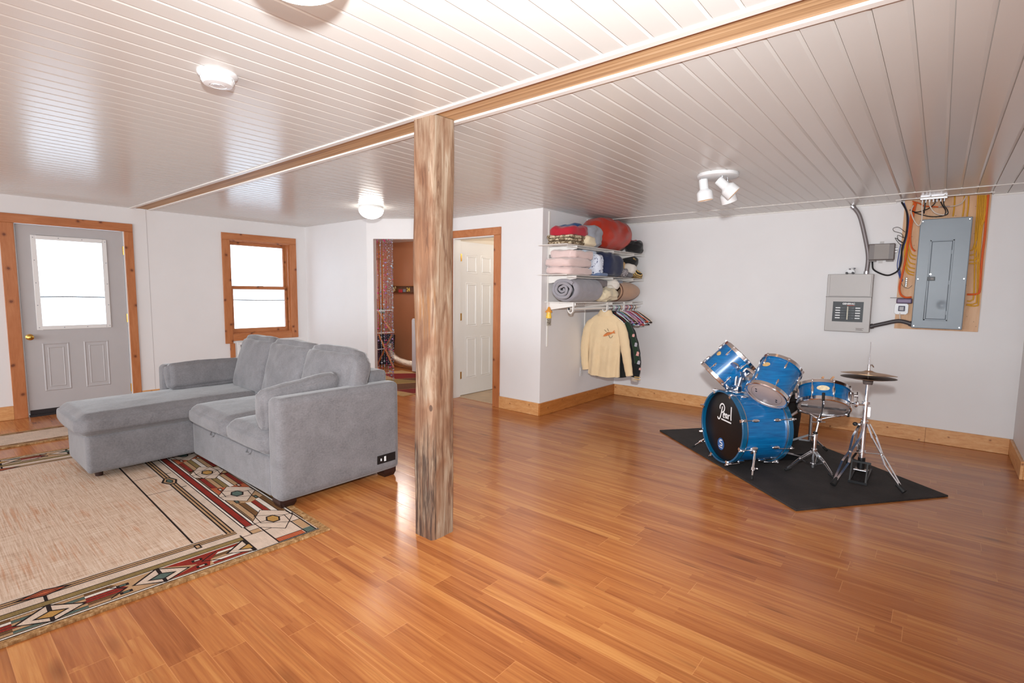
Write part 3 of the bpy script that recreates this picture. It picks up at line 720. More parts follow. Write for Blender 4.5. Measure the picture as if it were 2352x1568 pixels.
    run2(.44, .80, ['brown', 'white', 'red', 'white', 'brown', 'tan']); run2(1.06, 1.42, ['red', 'tan', 'white', 'olive', 'tan', 'red']); run2(1.64, hm, ['tan', 'red', 'white', 'tan', 'olive', 'brown'])
    poly('rust', [(1.10, .07), (.98, .07), (1.0, .27), (1.16, .27), (1.10, .17)], 17); poly('tan', [(.86, .07), (.78, .07), (.72, .17), (.78, .27), (.88, .27)], 17)
    for aa, cc in ((1.09, 'cream'), (.79, 'teal')):
        for b2 in (.11, .23): rect('black', aa-.030, aa+.030, b2-.012, b2+.012, 18); rect(cc, aa-.017, aa+.017, b2-.006, b2+.006, 19)
    def dia_l(a, col, L=0):
        poly('black', [(a-.03, .066), (a+.06, .070), (a+.185, .18), (a+.04, .284), (a-.06, .282), (a-.185, .18)], 20+L); poly('cream', [(a-.03, .072), (a+.06, .076), (a+.176, .18), (a+.04, .278), (a-.06, .276), (a-.176, .18)], 21+L); stroke([(a-.12, .12), (a+.005, .105), (a+.12, .24), (a-.01, .25), (a-.12, .12)], .005, 22+L)
        stroke([(a, .07), (a+.005, .28)], .006, 22+L)
        poly('black', [(a, .134), (a+.055, .155), (a+.055, .196), (a, .218), (a-.055, .196), (a-.055, .155)], 23+L); poly(col, [(a, .145), (a+.042, .16), (a+.042, .192), (a, .207), (a-.042, .192), (a-.042, .16)], 24+L)
    dia_l(.935, 'teal'); dia_l(1.5225, 'gold')
    # medallion and frame lines of the field
    A = 1.5225
    poly('black', [(A, .375), (A+.085, .40), (A+.085, .44), (A, .475), (A-.085, .44), (A-.085, .40)], 20); poly('tan', [(A, .388), (A+.068, .408), (A+.068, .434), (A, .46), (A-.068, .434), (A-.068, .408)], 21)
    poly('black', [(A, .40), (A+.05, .414), (A+.05, .43), (A, .448), (A-.05, .43), (A-.05, .414)], 22); poly('teal', [(A, .407), (A+.04, .418), (A+.04, .427), (A, .44), (A-.04, .427), (A-.04, .418)], 23)
    stroke([(.384, .606), (hm, .606)], .010, 3)
    stroke([(1.332, .606), (1.332, .44)], .006, 3); stroke([(1.335, .40), (1.335, .37)], .01, 16)
    rect('black', .290, .345, .585, .615, 9); rect('tan', .300, .333, .592, .608, 10)
    # ---- corner block
    rect('cream', .046, .372, .052, .398, 25); stroke([(.048, .062), (.365, .062)], .008, 27); stroke([(.048, .05), (.048, .28)], .007, 26)
    rect('teal', .052, .110, .062, .117, 26); rect('rust', .052, .098, .125, .278, 26); rect('tan', .112, .25, .066, .112, 26)
    stroke([(.05, .118), (.25, .118), (.25, .066)], .007, 27); stroke([(.05, .278), (.37, .278)], .008, 27); stroke([(.10, .12), (.10, .278)], .006, 27); stroke([(.25, .118), (.25, .40)], .006, 27)
    rect('tan', .25, .30, .288, .34, 26); stroke([(.255, .342), (.372, .342)], .008, 27); stroke([(.30, .28), (.30, .342)], .006, 27); stroke([(.279, .397), (.05, .397)], .008, 27)
    stroke([(.366, .05), (.366, .345)], .008, 27)
    pass
    dia_l(.3665, 'gold', 9)
    return tag(m.build('area_rug', RM, smooth=False, origin=(K.x, K.y, 0)), 'large beige rug with geometric border of red stripes and lozenges under the sofa', 'rug')
rug()

# runner rug in front of the entry door
def runner():
    m = MB(); m.slot(1); m.ob((-6.72, -.6, .001), (-6.14, 1.30, .012))
    def rect(c, x0, x1, y0, y1, z): m.slot(RC.index(c)); m.flat([(x0, y0), (x1, y0), (x1, y1), (x0, y1)], Matrix(), .012+z)
    rect('tan', -6.70, -6.16, -.58, 1.28, .0002); rect('brown', -6.68, -6.665, -.58, 1.28, .0004); rect('brown', -6.20, -6.185, -.58, 1.28, .0004); rect('cream', -6.63, -6.23, -.55, 1.25, .0005)
    rect('brown', -6.645, -6.64, -.55, 1.25, .0006); rect('brown', -6.22, -6.215, -.55, 1.25, .0006)
    for i in range(18):
        y = -.55+i*.1; rect('red' if i % 3 == 0 else 'olive', -6.662, -6.648, y, y+.05, .0007); rect('rust' if i % 3 == 1 else 'brown', -6.212, -6.2, y, y+.06, .0007)
    return tag(m.build('runner_rug', RM, smooth=False), 'narrow beige runner rug on the floor in front of the entry door', 'rug')
runner()

# pet door under the window
pd = thing('pet_door', 'white-framed pet door with dark flap low under the window', 'pet door', (XA, 3.15, .18))
m = MB(); flatring(m, 2.985, 3.33, .18, .668, XA, XA+.022, .04); fr = m.build('frame', 'whitepaint', pd, bevel=.004)
m = MB(); m.ob((XA+.004, 3.02, .215), (XA+.012, 3.295, .632)); m.build('flap', mat('smoky_flap', S(46, 36, 34), .25), pd)
m = MB()
for z in (.645, .40, .2): m.cyl((XA+.021, 3.0, z), (XA+.024, 3.0, z), .005, 8)
for y in (3.06, 3.14, 3.22): m.cyl((XA+.021, y, .65), (XA+.024, y, .65), .005, 8)
m.build('screw', 'dullchrome', fr)
# ------------------------------------------------------------------ drum kit
k = NT('blue_lacquer'); v = k.coord((1, 1, 1)); n1 = k.noise(k.coord((2, 2, 26)), 3, 4, .6, .6)
k.link(k.ramp(n1, [(.32, S(2, 84, 140)), (.52, S(4, 102, 160)), (.72, S(8, 118, 178))]), k.b.inputs['Base Color'])
k.b.inputs['Roughness'].default_value = .3; k.b.inputs['Coat Weight'].default_value = .5; k.b.inputs['Coat Roughness'].default_value = .06; M['blue'] = k.m
M['bluehoop'] = mat('teal_hoop_lacquer', S(4, 84, 122), .25, var=.15, vscale=6, coat=.7)
M['head_black'] = mat('black_drum_head', S(16, 13, 13), .35)
M['head_clear'] = mat('smoky_clear_head', S(176, 158, 152), .3, var=.04, vscale=6)
M['badge'] = mat('gold_badge', S(206, 168, 110), .4, .0, var=.3, vscale=60)
M['ink'] = mat('white_print', S(236, 236, 236), .5)
ZM = .0135                                        # top of the rubber mat
# rubber mat
mp = [(-2.129, 4.962), (-.63, 3.703), (.144, 4.709), (-1.355, 5.968)]
m = MB(); m.prism([Vector(p) for p in mp], .0125, Matrix.Translation((0, 0, .001))); tag(m.build('rubber_mat', 'mat_rubber', bevel=.002), 'black rubber floor mat under the blue drum kit', 'mat')

def lug(m, c, out, ax, L=.05, w=.017):
    """teardrop lug lying on a shell: c on the shell, out = outward normal, ax = shell axis"""
    u, vv, _ = basis(ax, out); R = Matrix((Vector(out).cross(ax).normalized(), Vector(out).normalized(), Vector(ax).normalized())).transposed()
    m.ball(Vector(c)+Vector(out)*.004, 1, 10, 8, (w*.55, .012, L/2), R)
def drum(root, c, n, r, h, nl, hoop='chrome', ref=(0, 0, 1), lugang=0, split=True, bot='head_clear', top='head_clear', lugs=True):
    """shell, two hoops, two heads, rods with lugs; c centre, n axis"""
    c, n = Vector(c), Vector(n).normalized(); u, v, _ = basis(n, ref)
    fm = frame(c-n*h/2, n, ref)
    m = MB(); m.lathe([(r-.006, 0), (r, .004), (r, h-.004), (r-.006, h)], 56, fm)
    m.f = m.f[:-2]; m.mi = m.mi[:-2]
    m.lathe([(r-.006, h), (r-.009, h-.01), (r-.009, .01), (r-.006, 0)], 56, fm); m.f = m.f[:-2]; m.mi = m.mi[:-2]
    shell = m.build('shell', 'blue', root)
    for side, mt, z0, sg in ((0, bot, 0, -1), (1, top, h, 1)):
        m = MB(); m.lathe([(r-.004, z0+sg*.006), (r+.006, z0+sg*.004), (r+.007, z0-sg*.010), (r+.013, z0-sg*.011), (r+.0125, z0+sg*.016), (r+.006, z0+sg*.022), (r+.002, z0+sg*.021), (r+.002, z0+sg*.006), (r-.004, z0+sg*.006)], 56, fm)
        m.build('hoop', hoop, root)
        m = MB(); m.lathe([(r+.001, z0+sg*.004), (r-.008, z0+sg*.009), (0, z0+sg*.009)], 56, fm, cap=False); m.build('head', mt, root)
    if lugs:
        for i in range(nl):
            a = lugang+2*pi*i/nl; o = u*cos(a)+v*sin(a)
            R3 = Matrix((u, v, n)).transposed(); q = c+o*(r+.012)
            if split:
                for zl, ze in ((.055, -.012), (h-.055, h+.012)):
                    m = MB(); lug(m, c+n*(zl-h/2)+o*r, o, n); m.tube([q+n*(zl-h/2), q+n*(ze-h/2)], .003, 6); m.box(q+n*(ze-h/2), (.012, .012, .012), R3); m.build('lug', 'chrome', root)
            else:
                m = MB(); lug(m, c+o*r, o, n, h*.62, .022); m.tube([q-n*(h/2+.012), q+n*(h/2+.012)], .003, 6)
                for z in (-h/2-.010, h/2+.010): m.box(q+n*z, (.012, .012, .012), R3)
                m.build('lug', 'chrome', root)
    return shell, u, v, n

# ---- bass drum
th = radians(40); bn = Vector((sin(th), cos(th), 0)); BC0 = Vector((-1.318, 4.295, .33)); BR = .28; BL = .44
bass = thing('bass_drum', 'blue bass drum with black front head on the rubber mat', 'drum', (BC0.x, BC0.y, ZM))
fm = frame(BC0, bn)                                # local z runs from the front head to the back
m = MB(); m.lathe([(BR-.008, .045), (BR, .045), (BR, BL-.045), (BR-.008, BL-.045)], 72, fm); m.f = m.f[:-2]; m.mi = m.mi[:-2]; m.build('shell', 'blue', bass)
for z0, z1 in ((0, .04), (BL-.04, BL)):
    m = MB(); m.lathe([(BR+.003, z0), (BR+.018, z0), (BR+.018, z1), (BR+.003, z1), (BR+.003, z0)], 72, fm); m.build('hoop', 'bluehoop', bass, bevel=.002)
for z0, z1 in ((.041, .050), (BL-.05, BL-.041)):
    m = MB(); m.lathe([(BR+.001, z0), (BR+.012, z0), (BR+.012, z1), (BR+.001, z1), (BR+.001, z0)], 72, fm); m.build('head_rim', 'dullchrome', bass)
m = MB(); m.lathe([(BR+.004, .034), (BR-.012, .024), (0, .024)], 72, fm, cap=False); fh = m.build('front_head', 'head_black', bass)
m = MB(); m.lathe([(BR+.004, BL-.034), (BR-.012, BL-.024), (0, BL-.024)], 72, fm, cap=False); m.build('rear_head', 'head_clear', bass)
# claws, rods and lugs
bu, bv, _ = basis(bn)
for i in range(8):
    a = radians(22.5+45*i); o = bu*cos(a)+bv*sin(a); tg = bn.cross(o)
    for sg, e0 in ((1, 0.0), (-1, BL)):
        if sg == -1 and i in (2, 6): pass
        m = MB(); P = lambda z, rr: BC0+bn*(e0+sg*z)+o*rr
        R = Matrix((tg, o, bn)).transposed()
        m.box(P(.012, BR+.024), (.020, .010, .036), R); m.box(P(-.004, BR+.012), (.022, .030, .006), R); m.ball(P(.004, BR+.028), .011, 10, 8)
        m.tube([P(-.012, BR+.030), P(.11, BR+.022)], .0035, 6); m.box(P(-.014, BR+.030), (.010, .010, .014), R)
        lug(m, P(.125, BR+.004), o, bn, .07, .026)
        m.build('claw', 'chrome', bass)
# script lettering and round emblem on the front head
hm_ = Matrix(((-bu.x, bv.x, -bn.x, 0), (-bu.y, bv.y, -bn.y, 0), (-bu.z, bv.z, -bn.z, 0), (0, 0, 0, 1)))
if (Vector((hm_[0][0], hm_[1][0], 0))).dot(RT) < 0:
    for i in range(3): hm_[i][0] *= -1
hm_.translation = BC0+bn*.0225
def ribbon(m, pts, w, mx, z=0, k=5):
    P = smooth_path([(x, y, 0) for x, y in pts], k) if k else [Vector((x, y, 0)) for x, y in pts]
    n_ = len(P); vs = []
    for i, p in enumerate(P):
        t = (P[min(i+1, n_-1)]-P[max(i-1, 0)]); t = t.normalized() if t.length > 1e-9 else Vector((1, 0, 0))
        nn = Vector((-t.y, t.x, 0))*(w/2); vs += [mx @ (p+nn+Vector((0, 0, z))), mx @ (p-nn+Vector((0, 0, z)))]
    m.add(vs, [(2*i, 2*i+1, 2*i+3, 2*i+2) for i in range(n_-1)])
m = MB()
X0, Y0 = -.045, .075                               # script, about 17 cm wide
def q(*p): return [(X0+x, Y0+y) for x, y in p]
ribbon(m, q((-.042, -.012), (-.03, -.026), (-.012, -.022), (0, .002), (.012, .045), (.02, .086)), .013, hm_)
ribbon(m, q((-.012, .060), (-.014, .082), (.004, .104), (.030, .107), (.050, .086), (.046, .056), (.024, .038), (.012, .042)), .012, hm_)
ribbon(m, q((.034, .018), (.056, .024), (.056, .034), (.044, .034), (.036, .020), (.040, .002), (.056, .002)), .011, hm_)
ribbon(m, q((.088, .032), (.074, .034), (.068, .018), (.074, .003), (.088, .014)), .011, hm_); ribbon(m, q((.090, .036), (.088, .014), (.094, .001)), .011, hm_)
ribbon(m, q((.106, .036), (.106, .018), (.106, .0)), .011, hm_); ribbon(m, q((.106, .022), (.116, .034), (.126, .034)), .011, hm_)
ribbon(m, q((.142, .108), (.142, .05), (.144, .008), (.150, .0)), .013, hm_)
ribbon(m, q((.012, -.020), (.08, -.022), (.150, -.024)), .011, hm_)
m.build('lettering', 'ink', fh, smooth=False)
m = MB(); ex, ey = -.02, -.155
em = hm_ @ Matrix.Translation((ex, ey, .0002)); m.slot(0); m.flat([(.046*cos(2*pi*i/40), .05*sin(2*pi*i/40)) for i in range(40)], em)
m.slot(1); ribbon(m, [(.016, .034), (-.012, .030), (-.016, .014), (.014, .008), (.016, -.010), (-.012, -.012)], .009, em, .0006)
m.slot(2); m.flat([(-.016, -.016), (0, -.006), (.016, -.016), (.012, -.022), (-.012, -.022)], em, .0005)
m.slot(1); ribbon(m, [(-.028, -.020), (-.02, -.026), (-.008, -.027), (.004, -.029), (.016, -.028), (.026, -.030)], .005, em, .0007)
m.build('emblem', [mat('emblem_blue', S(52, 98, 158), .45), 'ink', 'blackpl'], fh, smooth=False)
# spurs
for sx in (1, -1):
    side = bu*sx if True else bu
    side = (Vector((bu.x, bu.y, 0))*sx).normalized(); base = BC0+bn*.125+side*(BR*.90)+Vector((0, 0, -.125))
    foot = Vector((-1.003, 4.079, ZM)) if side.dot(Vector((1, -1, 0))) > 0 else Vector((-1.657, 4.616, ZM))
    o = (side*.9+Vector((0, 0, -.43))).normalized()
    m = MB(); R = Matrix((bn.cross(o), o, bn)).transposed(); m.box(base+o*.006, (.05, .03, .045), R); m.ball(base+o*.02, .018, 10, 8); m.build('spur_bracket', 'dullchrome', bass, bevel=.003)
    a = base+o*.025; mid = a.lerp(foot, .62); m = MB(); m.tube([a, mid], .010, 10); m.tube([mid, foot+(a-foot).normalized()*.03], .0065, 10); m.cyl(mid+(a-mid).normalized()*.012, mid-(a-mid).normalized()*.012, .014, 10)
    w_ = bn*.028; m.tube([mid, mid+w_], .005, 6); m.ball(mid+w_*1.2, .010, 8, 6, (1, .4, 1))
    sp_ = m.build('spur', 'chrome', bass); m = MB(); m.cyl(foot+Vector((0, 0, .0005)), foot+(a-foot).normalized()*.035, .011, 10, .009); m.build('rubber_foot', 'blackrub', sp_)
# tom mount on top of the shell
mt0 = BC0+bn*.125+Vector((0, 0, BR)); Rm = Matrix((bn.cross(Vector((0, 0, 1))), bn, Vector((0, 0, 1)))).transposed()
m = MB(); m.box(mt0+Vector((0, 0, .006)), (.10, .09, .016), Rm); m.box(mt0+Vector((0, 0, .035)), (.085, .045, .055), Rm); m.build('tom_mount', 'chrome', bass, bevel=.008)

# ---- rack toms
T1c, T1n = Vector((-1.345, 4.485, .812)), Vector((.625, .295, .715)).normalized()
T2c, T2n = Vector((-.949, 4.329, .750)), Vector((.19, .66, .73)).normalized()
t1 = thing('tom_drum', 'smaller blue rack tom tilted steeply at the left of the kit', 'drum', tuple(T1c), 'rack toms above the bass drum')
drum(t1, T1c, T1n, .150, .25, 6, lugang=.35)
t2 = thing('tom_drum', 'larger blue rack tom showing its clear bottom head', 'drum', tuple(T2c), 'rack toms above the bass drum')
s2 = drum(t2, T2c, T2n, .148, .258, 6, lugang=.2)
# printed ring and dots on the bottom head of the larger tom
f2 = frame(T2c-T2n*.129, -T2n); m = MB(); m.lathe([(.115, .0094), (.1135, .0094)], 48, f2); m.f = m.f[:48]; m.mi = m.mi[:48]
for x, y in ((-.06, .06), (-.07, .03), (.06, -.05), (.05, -.075)): m.flat([(x+.008*cos(a*pi/5), y+.008*sin(a*pi/5)) for a in range(10)], f2, .0095)
m.build('print', 'blackpl', t2, smooth=False)
def badge(root, c, n, r, z, ang, w, h, shell_ref=(0, 0, 1)):
    c, n = Vector(c), Vector(n).normalized(); u, v, _ = basis(n, shell_ref)
    m = MB()
    def fn(a, b):
        t = 2*pi*a; x = cos(t)*w/2*b; y = sin(t)*h/2*b; aa = ang+x/r
        return c+n*(z+y)+(u*cos(aa)+v*sin(aa))*(r+.0015)
    m.grid(fn, 20, 3, cu=True); m.build('badge', 'badge', root)
def angto(c, n, target):
    n = Vector(n).normalized(); u, v, _ = basis(n); d = Vector(target)-Vector(c); return math.atan2(d.dot(v), d.dot(u))
ae = angto(T2c, T2n, EYE); badge(t2, T2c, T2n, .148, .045, ae-.75, .065, .04)
ae1 = angto(T1c, T1n, EYE); badge(t1, T1c, T1n, .15, .02, ae1-.95, .05, .04)
# tom arms: parts of the bass drum mount; brackets on the shells
def arm(pts, r, nm, root, mt='chrome'):
    m = MB(); m.tube(pts, r, 12); m.build(nm, mt, root)
b1 = mt0+Rm @ Vector((.022, .0, .05)); b2 = mt0+Rm @ Vector((-.022, .0, .05))
if (b1-b2).dot(RT) > 0: b1, b2 = b2, b1
def side_pt(c, n, r, z, ang): n = Vector(n).normalized(); u, v, _ = basis(n); return Vector(c)+n*z+(u*cos(ang)+v*sin(ang))*r
j1 = at(1681, 838, 'y', 4.36); j1 = Vector((b1.x+.01, b1.y+.0, .86))
m = MB(); m.tube([b1, j1], .0125, 12); m.ball(j1, .022, 12, 10); m.cyl(j1+Vector((0, 0, -.03)), j1+Vector((0, 0, -.016)), .018, 12)
p1 = side_pt(T1c, T1n, .15, .03, angto(T1c, T1n, j1)); m.tube([j1, p1], .011, 10); m.build('tom_arm', 'chrome', bass)
m = MB(); o = (j1-p1).normalized(); m.lathe([(.042, -.004), (.042, .010), (.03, .018), (0, .02)], 24, frame(p1, o)); m.build('bracket', 'chrome', t1)
j2 = Vector((b2.x+.02, b2.y+.01, .765)); p2 = side_pt(T2c, T2n, .148, .02, angto(T2c, T2n, j2))
m = MB(); m.tube([b2, j2], [.0115, .0155], 12); m.cyl(j2-RT*.024, j2+RT*.024, .026, 16); m.cyl(j2-FW*.03, j2+FW*.02, .024, 16); e2 = j2+Vector((.03, .02, .05)); m.tube(smooth_path([j2, e2, p2], 5), .0125, 10); m.build('tom_arm', 'chrome', bass)
m = MB(); o = (j2-p2).normalized(); m.lathe([(.040, -.004), (.040, .010), (.03, .018), (0, .02)], 24, frame(p2, o)); m.build('bracket', 'chrome', t2)

# ---- floor tom behind the bass drum, only its shell shows
ft = thing('floor_tom', 'blue floor tom standing behind the bass drum', 'drum', (-1.36, 5.18, ZM))
drum(ft, (-1.36, 5.18, .46), (0, 0, 1), .19, .36, 8, lugang=.3)
for a in (.5, 2.6, 4.7):
    x, y = -1.36+.215*cos(a), 5.18+.215*sin(a); m = MB(); m.tube([(x, y, .55), (x, y, .08), (x+.02*cos(a), y+.02*sin(a), ZM+.02)], .006, 8); lg = m.build('leg', 'chrome', ft)
    m = MB(); m.cyl((x+.02*cos(a), y+.02*sin(a), ZM+.0005), (x+.02*cos(a), y+.02*sin(a), ZM+.035), .012, 10); m.build('rubber_foot', 'blackrub', lg)

# ---- black case behind the bass drum
m = MB(); cc = Vector((-1.20, 5.52, 0))
m.lathe([(.15, ZM+.001), (.17, .04), (.185, .25), (.185, .44), (.172, .475), (.02, .49), (0, .49)], 36, Matrix.Translation((cc.x+.06, cc.y, 0)))
cs = thing('drum_case', 'round black padded case standing behind the bass drum', 'case', (cc.x+.06, cc.y, ZM)); m.build('body', mat('black_nylon', S(22, 20, 20), .7, bump=.2, bscale=120), cs)
m = MB(); m.lathe([(.187, .40), (.190, .405), (.190, .415), (.187, .42)], 36, Matrix.Translation((cc.x+.06, cc.y, 0))); m.build('zip', 'blackpl', cs)

# ---- snare drum
SNc, SNn = Vector((-.66, 4.685, .602)), Vector((-.106, .522, .846)).normalized()
sn = thing('snare_drum', 'shallow blue snare drum tilted on its chrome stand', 'drum', tuple(SNc))
aes = angto(SNc, SNn, EYE)
drum(sn, SNc, SNn, .178, .135, 8, lugang=aes-.42+.0, split=False, bot=mat('snare_side_head', S(168, 150, 142), .35, var=.06, vscale=5))
M['badge'] = mat('cream_badge', S(226, 208, 172), .4, var=.22, vscale=70); badge(sn, SNc, SNn, .178, .012, aes-.02, .088, .042)
m = MB(); su, sv, _ = basis(SNn); fs_ = frame(SNc-SNn*.0675, -SNn)
for i in range(12):
    y = (i-5.5)*.0035; m.tube([fs_ @ Vector((-.15, y, .014)), fs_ @ Vector((.15, y, .014))], .0012, 4)
for x in (-.13, .13): m.box(fs_ @ Vector((x, 0, .014)), (.045, .045, .004), Matrix((su, sv, SNn)).transposed())
m.build('snare_wires', 'dullchrome', sn)
thr = side_pt(SNc, SNn, .178, 0, aes+1.35); o = (thr-SNc).normalized()
m = MB(); Rt_ = Matrix((o.cross(SNn), o, SNn)).transposed(); m.box(thr+o*.014, (.03, .03, .085), Rt_); m.cyl(thr+o*.03+SNn*.02, thr+o*.055+SNn*.02, .012, 12); m.tube([thr+o*.028-SNn*.05, thr+o*.05-SNn*.03, thr+o*.05+SNn*.05], .006, 8); m.ball(thr+o*.052-SNn*.035, .011, 8, 6); m.build('throw_off', 'chrome', sn, bevel=.003)
but = side_pt(SNc, SNn, .178, 0, aes-1.6); o = (but-SNc).normalized(); m = MB(); m.box(but+o*.01, (.03, .02, .05), Matrix((o.cross(SNn), o, SNn)).transposed()); m.build('butt_plate', 'chrome', sn, bevel=.003)
# sticks resting on the snare
tops = SNc+SNn*.085
for i, (x, y, tip, lb) in enumerate(((1852, 869, -.02, 'drumstick lying across the snare, tip farther left'), (1873, 870, .02, 'drumstick lying across the snare, beside the other stick'))):
    e = at(x, y, 'y', 4.90); n_ = SNn
    e = Vector((e.x, 4.90, 0)); dz = (tops-Vector((e.x, e.y, 0))).dot(n_)/n_.z; e.z = dz+.012
    s_ = Vector((e.x+.17, 4.57, 0)); s_.z = (tops-Vector((s_.x, s_.y, 0))).dot(n_)/n_.z+.012
    d_ = (e-s_).normalized(); e2_ = s_+d_*.40; m = MB(); m.tube([s_, s_.lerp(e2_, .75), s_.lerp(e2_, .95), e2_-d_*.008], [.0075, .0075, .004, .003], 8); m.ball(e2_, .0055, 8, 6, (1, 1, 1.5))
    M['hick'] = M.get('hick') or mat('hickory', S(198, 150, 110), .5)
    tag(m.build('drumstick', 'hick'), lb, 'drumstick', 'drumsticks on the snare')
# ---- snare stand
ss = thing('snare_stand', 'chrome snare stand holding the shallow blue snare', 'stand', (-.69, 4.62, ZM))
SB = Vector((-.69, 4.63, 0)); piv = Vector((-.675, 4.66, .43))
m = MB(); m.tube([SB+Vector((0, 0, .06)), SB+Vector((0, 0, .30))], .0135, 14); m.tube([SB+Vector((0, 0, .30)), piv], .0095, 12); m.cyl(SB+Vector((0, 0, .27)), SB+Vector((0, 0, .315)), .020, 14); m.cyl(SB+Vector((0, 0, .045)), SB+Vector((0, 0, .075)), .022, 14); m.cyl(SB+Vector((0, 0, .165)), SB+Vector((0, 0, .195)), .021, 14); m.ball(piv, .022, 12, 10)
m.tube([SB+Vector((0, 0, .30))-RT*.01, SB+Vector((0, 0, .302))-RT*.05], .006, 8); m.tube([piv-RT*.06-Vector((0, 0, .02)), piv+RT*.05-Vector((0, 0, .02))], .005, 8); m.build('tube', 'chrome', ss)
m = MB(); m.cyl(SB+Vector((0, 0, .318)), SB+Vector((0, 0, .335)), .016, 14); m.build('collar', 'blackpl', ss)
for a, b in (((-.843, 4.478), 0), ((-.54, 4.53), 0), ((-.70, 4.86), 0)):
    f_ = Vector((a[0], a[1], ZM+.008)); dirx = (Vector((a[0], a[1], 0))-SB); L = dirx.length; dirx.normalize(); sd = Vector((-dirx.y, dirx.x, 0))*.011
    top_ = SB+Vector((0, 0, .18)); kn = SB+dirx*(L*.52)+Vector((0, 0, .115)); m = MB()
    for s_ in (1, -1):
        m.bar(top_+sd*s_, kn+sd*s_, .005, .012); m.bar(kn+sd*s_, f_+Vector((0, 0, .016))+sd*s_*.4, .005, .012); m.bar(SB+Vector((0, 0, .06))+sd*s_, kn+sd*s_, .004, .010)
    m.ball(kn, .010, 8, 6); lg = m.build('leg', 'chrome', ss)
    m = MB(); m.tube([f_+Vector((0, 0, .022))-dirx*.03, f_+dirx*.02+Vector((0, 0, .004))], [.013, .011], 10); m.build('rubber_foot', 'blackrub', lg)
under = SNc-SNn*.095
for i, a in enumerate((aes, aes+2.1, aes-2.1)):
    tip = side_pt(SNc, SNn, .196, -.088, a); m = MB(); mid = under.lerp(tip, .55)-SNn*.03; m.tube(smooth_path([piv, mid, tip], 5), .0065, 8); m.tube([mid, tip], .009, 8); g_ = m.build('basket_arm', 'chrome', ss)
    m = MB(); ou = (tip-SNc-SNn*((tip-SNc).dot(SNn))).normalized(); m.tube([tip-SNn*.012, tip+SNn*.05], .0105, 10); m.build('rubber_grip', 'blackrub', g_)

# ---- hi-hat
hh = thing('hi_hat', 'chrome hi-hat stand with two bronze cymbals at the right end of the kit', 'cymbal stand', (-.375, 4.655, ZM))
HB_ = Vector((-.375, 4.65, 0)); up = Vector((0, 0, 1))
def P_(z): return HB_+up*z
m = MB(); m.tube([P_(.10), P_(.46)], .019, 18); m.tube([P_(.46), P_(.62)], .0165, 16); m.cyl(P_(.43), P_(.475), .025, 16); m.cyl(P_(.605), P_(.625), .028, 16); m.cyl(P_(.215), P_(.245), .026, 16); m.tube([P_(.62), P_(.765)], .0125, 14)
m.tube([P_(.60)-RT*.01, P_(.60)-RT*.065], .007, 8); m.ball(P_(.60)-RT*.075, .014, 8, 6, (1, 1, 1.6)); m.tube([P_(.45)-RT*.02, P_(.45)-RT*.06], .006, 8)
m.box(P_(.545)+RT*.018-FW*.012, (.018, .022, .075)); m.build('tube', 'chrome', hh)
m = MB(); m.ball(P_(.45)-RT*.07, .015, 8, 6, (1.2, 1, 1)); m.build('knob', 'blackpl', hh)
m = MB(); m.tube([P_(.76), P_(1.075)], .0035, 8); m.cyl(P_(.868), P_(.905), .010, 12); m.cyl(P_(.85), P_(.868), .013, 12); m.tube(smooth_path([P_(.89), P_(.902)+RT*.02, P_(.885)+RT*.035], 4), .005, 8); m.build('pull_rod', 'chrome', hh)
m = MB(); m.cyl(P_(.755), P_(.783), .030, 20, .034); m.cyl(P_(.842), P_(.852), .016, 14); m.build('felt_cup', mat('grey_felt', S(96, 84, 80), .9), hh)
br = mat('bronze', S(188, 150, 112), .34, .9, var=.12, vscale=14)
m = MB(); m.lathe([(0, .022), (.02, .021), (.034, .014), (.05, .010), (.12, .004), (.178, -.006), (.178, -.0075), (.12, .0025), (.05, .0085), (.03, .013), (0, .02)], 64, frame(P_(.838), (.0, .085, 1))); m.build('top_cymbal', br, hh)
m = MB(); m.lathe([(0, -.022), (.034, -.014), (.05, -.010), (.12, -.004), (.178, .006), (.178, .0075), (.12, -.0025), (.05, -.0085), (.03, -.013), (0, -.02)], 64, frame(P_(.800), (-.01, .02, 1))); m.build('bottom_cymbal', mat('shaded_bronze', S(112, 88, 70), .4, .9, var=.12, vscale=14), hh)  # lower cymbal's bronze darkened to hold the upper cymbal's shadow
for f2_, nm in (((-.50, 4.365), 0), ((-.125, 4.532), 0), ((-.48, 4.98), 0)):
    f_ = Vector((f2_[0], f2_[1], ZM+.004)); dirx = Vector((f_.x, f_.y, 0))-HB_; L = dirx.length; dirx.normalize(); sd = Vector((-dirx.y, dirx.x, 0))
    top_ = P_(.455)+dirx*.03; kn = HB_+dirx*(L*.50)+up*.255; low_ = P_(.232)+dirx*.025; m = MB()
    for s_ in (1, -1):
        o1, o2 = sd*s_*.012, sd*s_*.018
        m.bar(top_+o1, top_.lerp(kn, .45)+sd*s_*.026, .004, .016, up=sd); m.bar(top_.lerp(kn, .45)+sd*s_*.026, kn+sd*s_*.006, .004, .016, up=sd)
        m.bar(kn+sd*s_*.006, kn.lerp(f_, .3)+sd*s_*.024, .004, .016, up=sd); m.bar(kn.lerp(f_, .3)+sd*s_*.024, f_+up*.045+sd*s_*.007, .004, .016, up=sd)
        m.bar(low_+sd*s_*.008, kn+sd*s_*.008, .003, .012, up=sd)
    m.ball(kn, .011, 8, 6); lg = m.build('leg', 'chrome', hh)
    m = MB(); m.tube([f_+up*.05-dirx*.02, f_+dirx*.03+up*.012], [.017, .020], 10); m.build('rubber_foot', 'blackrub', lg)
m = MB(); m.tube([P_(.10), P_(.19)], .024, 14); m.build('sleeve', 'blackpl', hh)
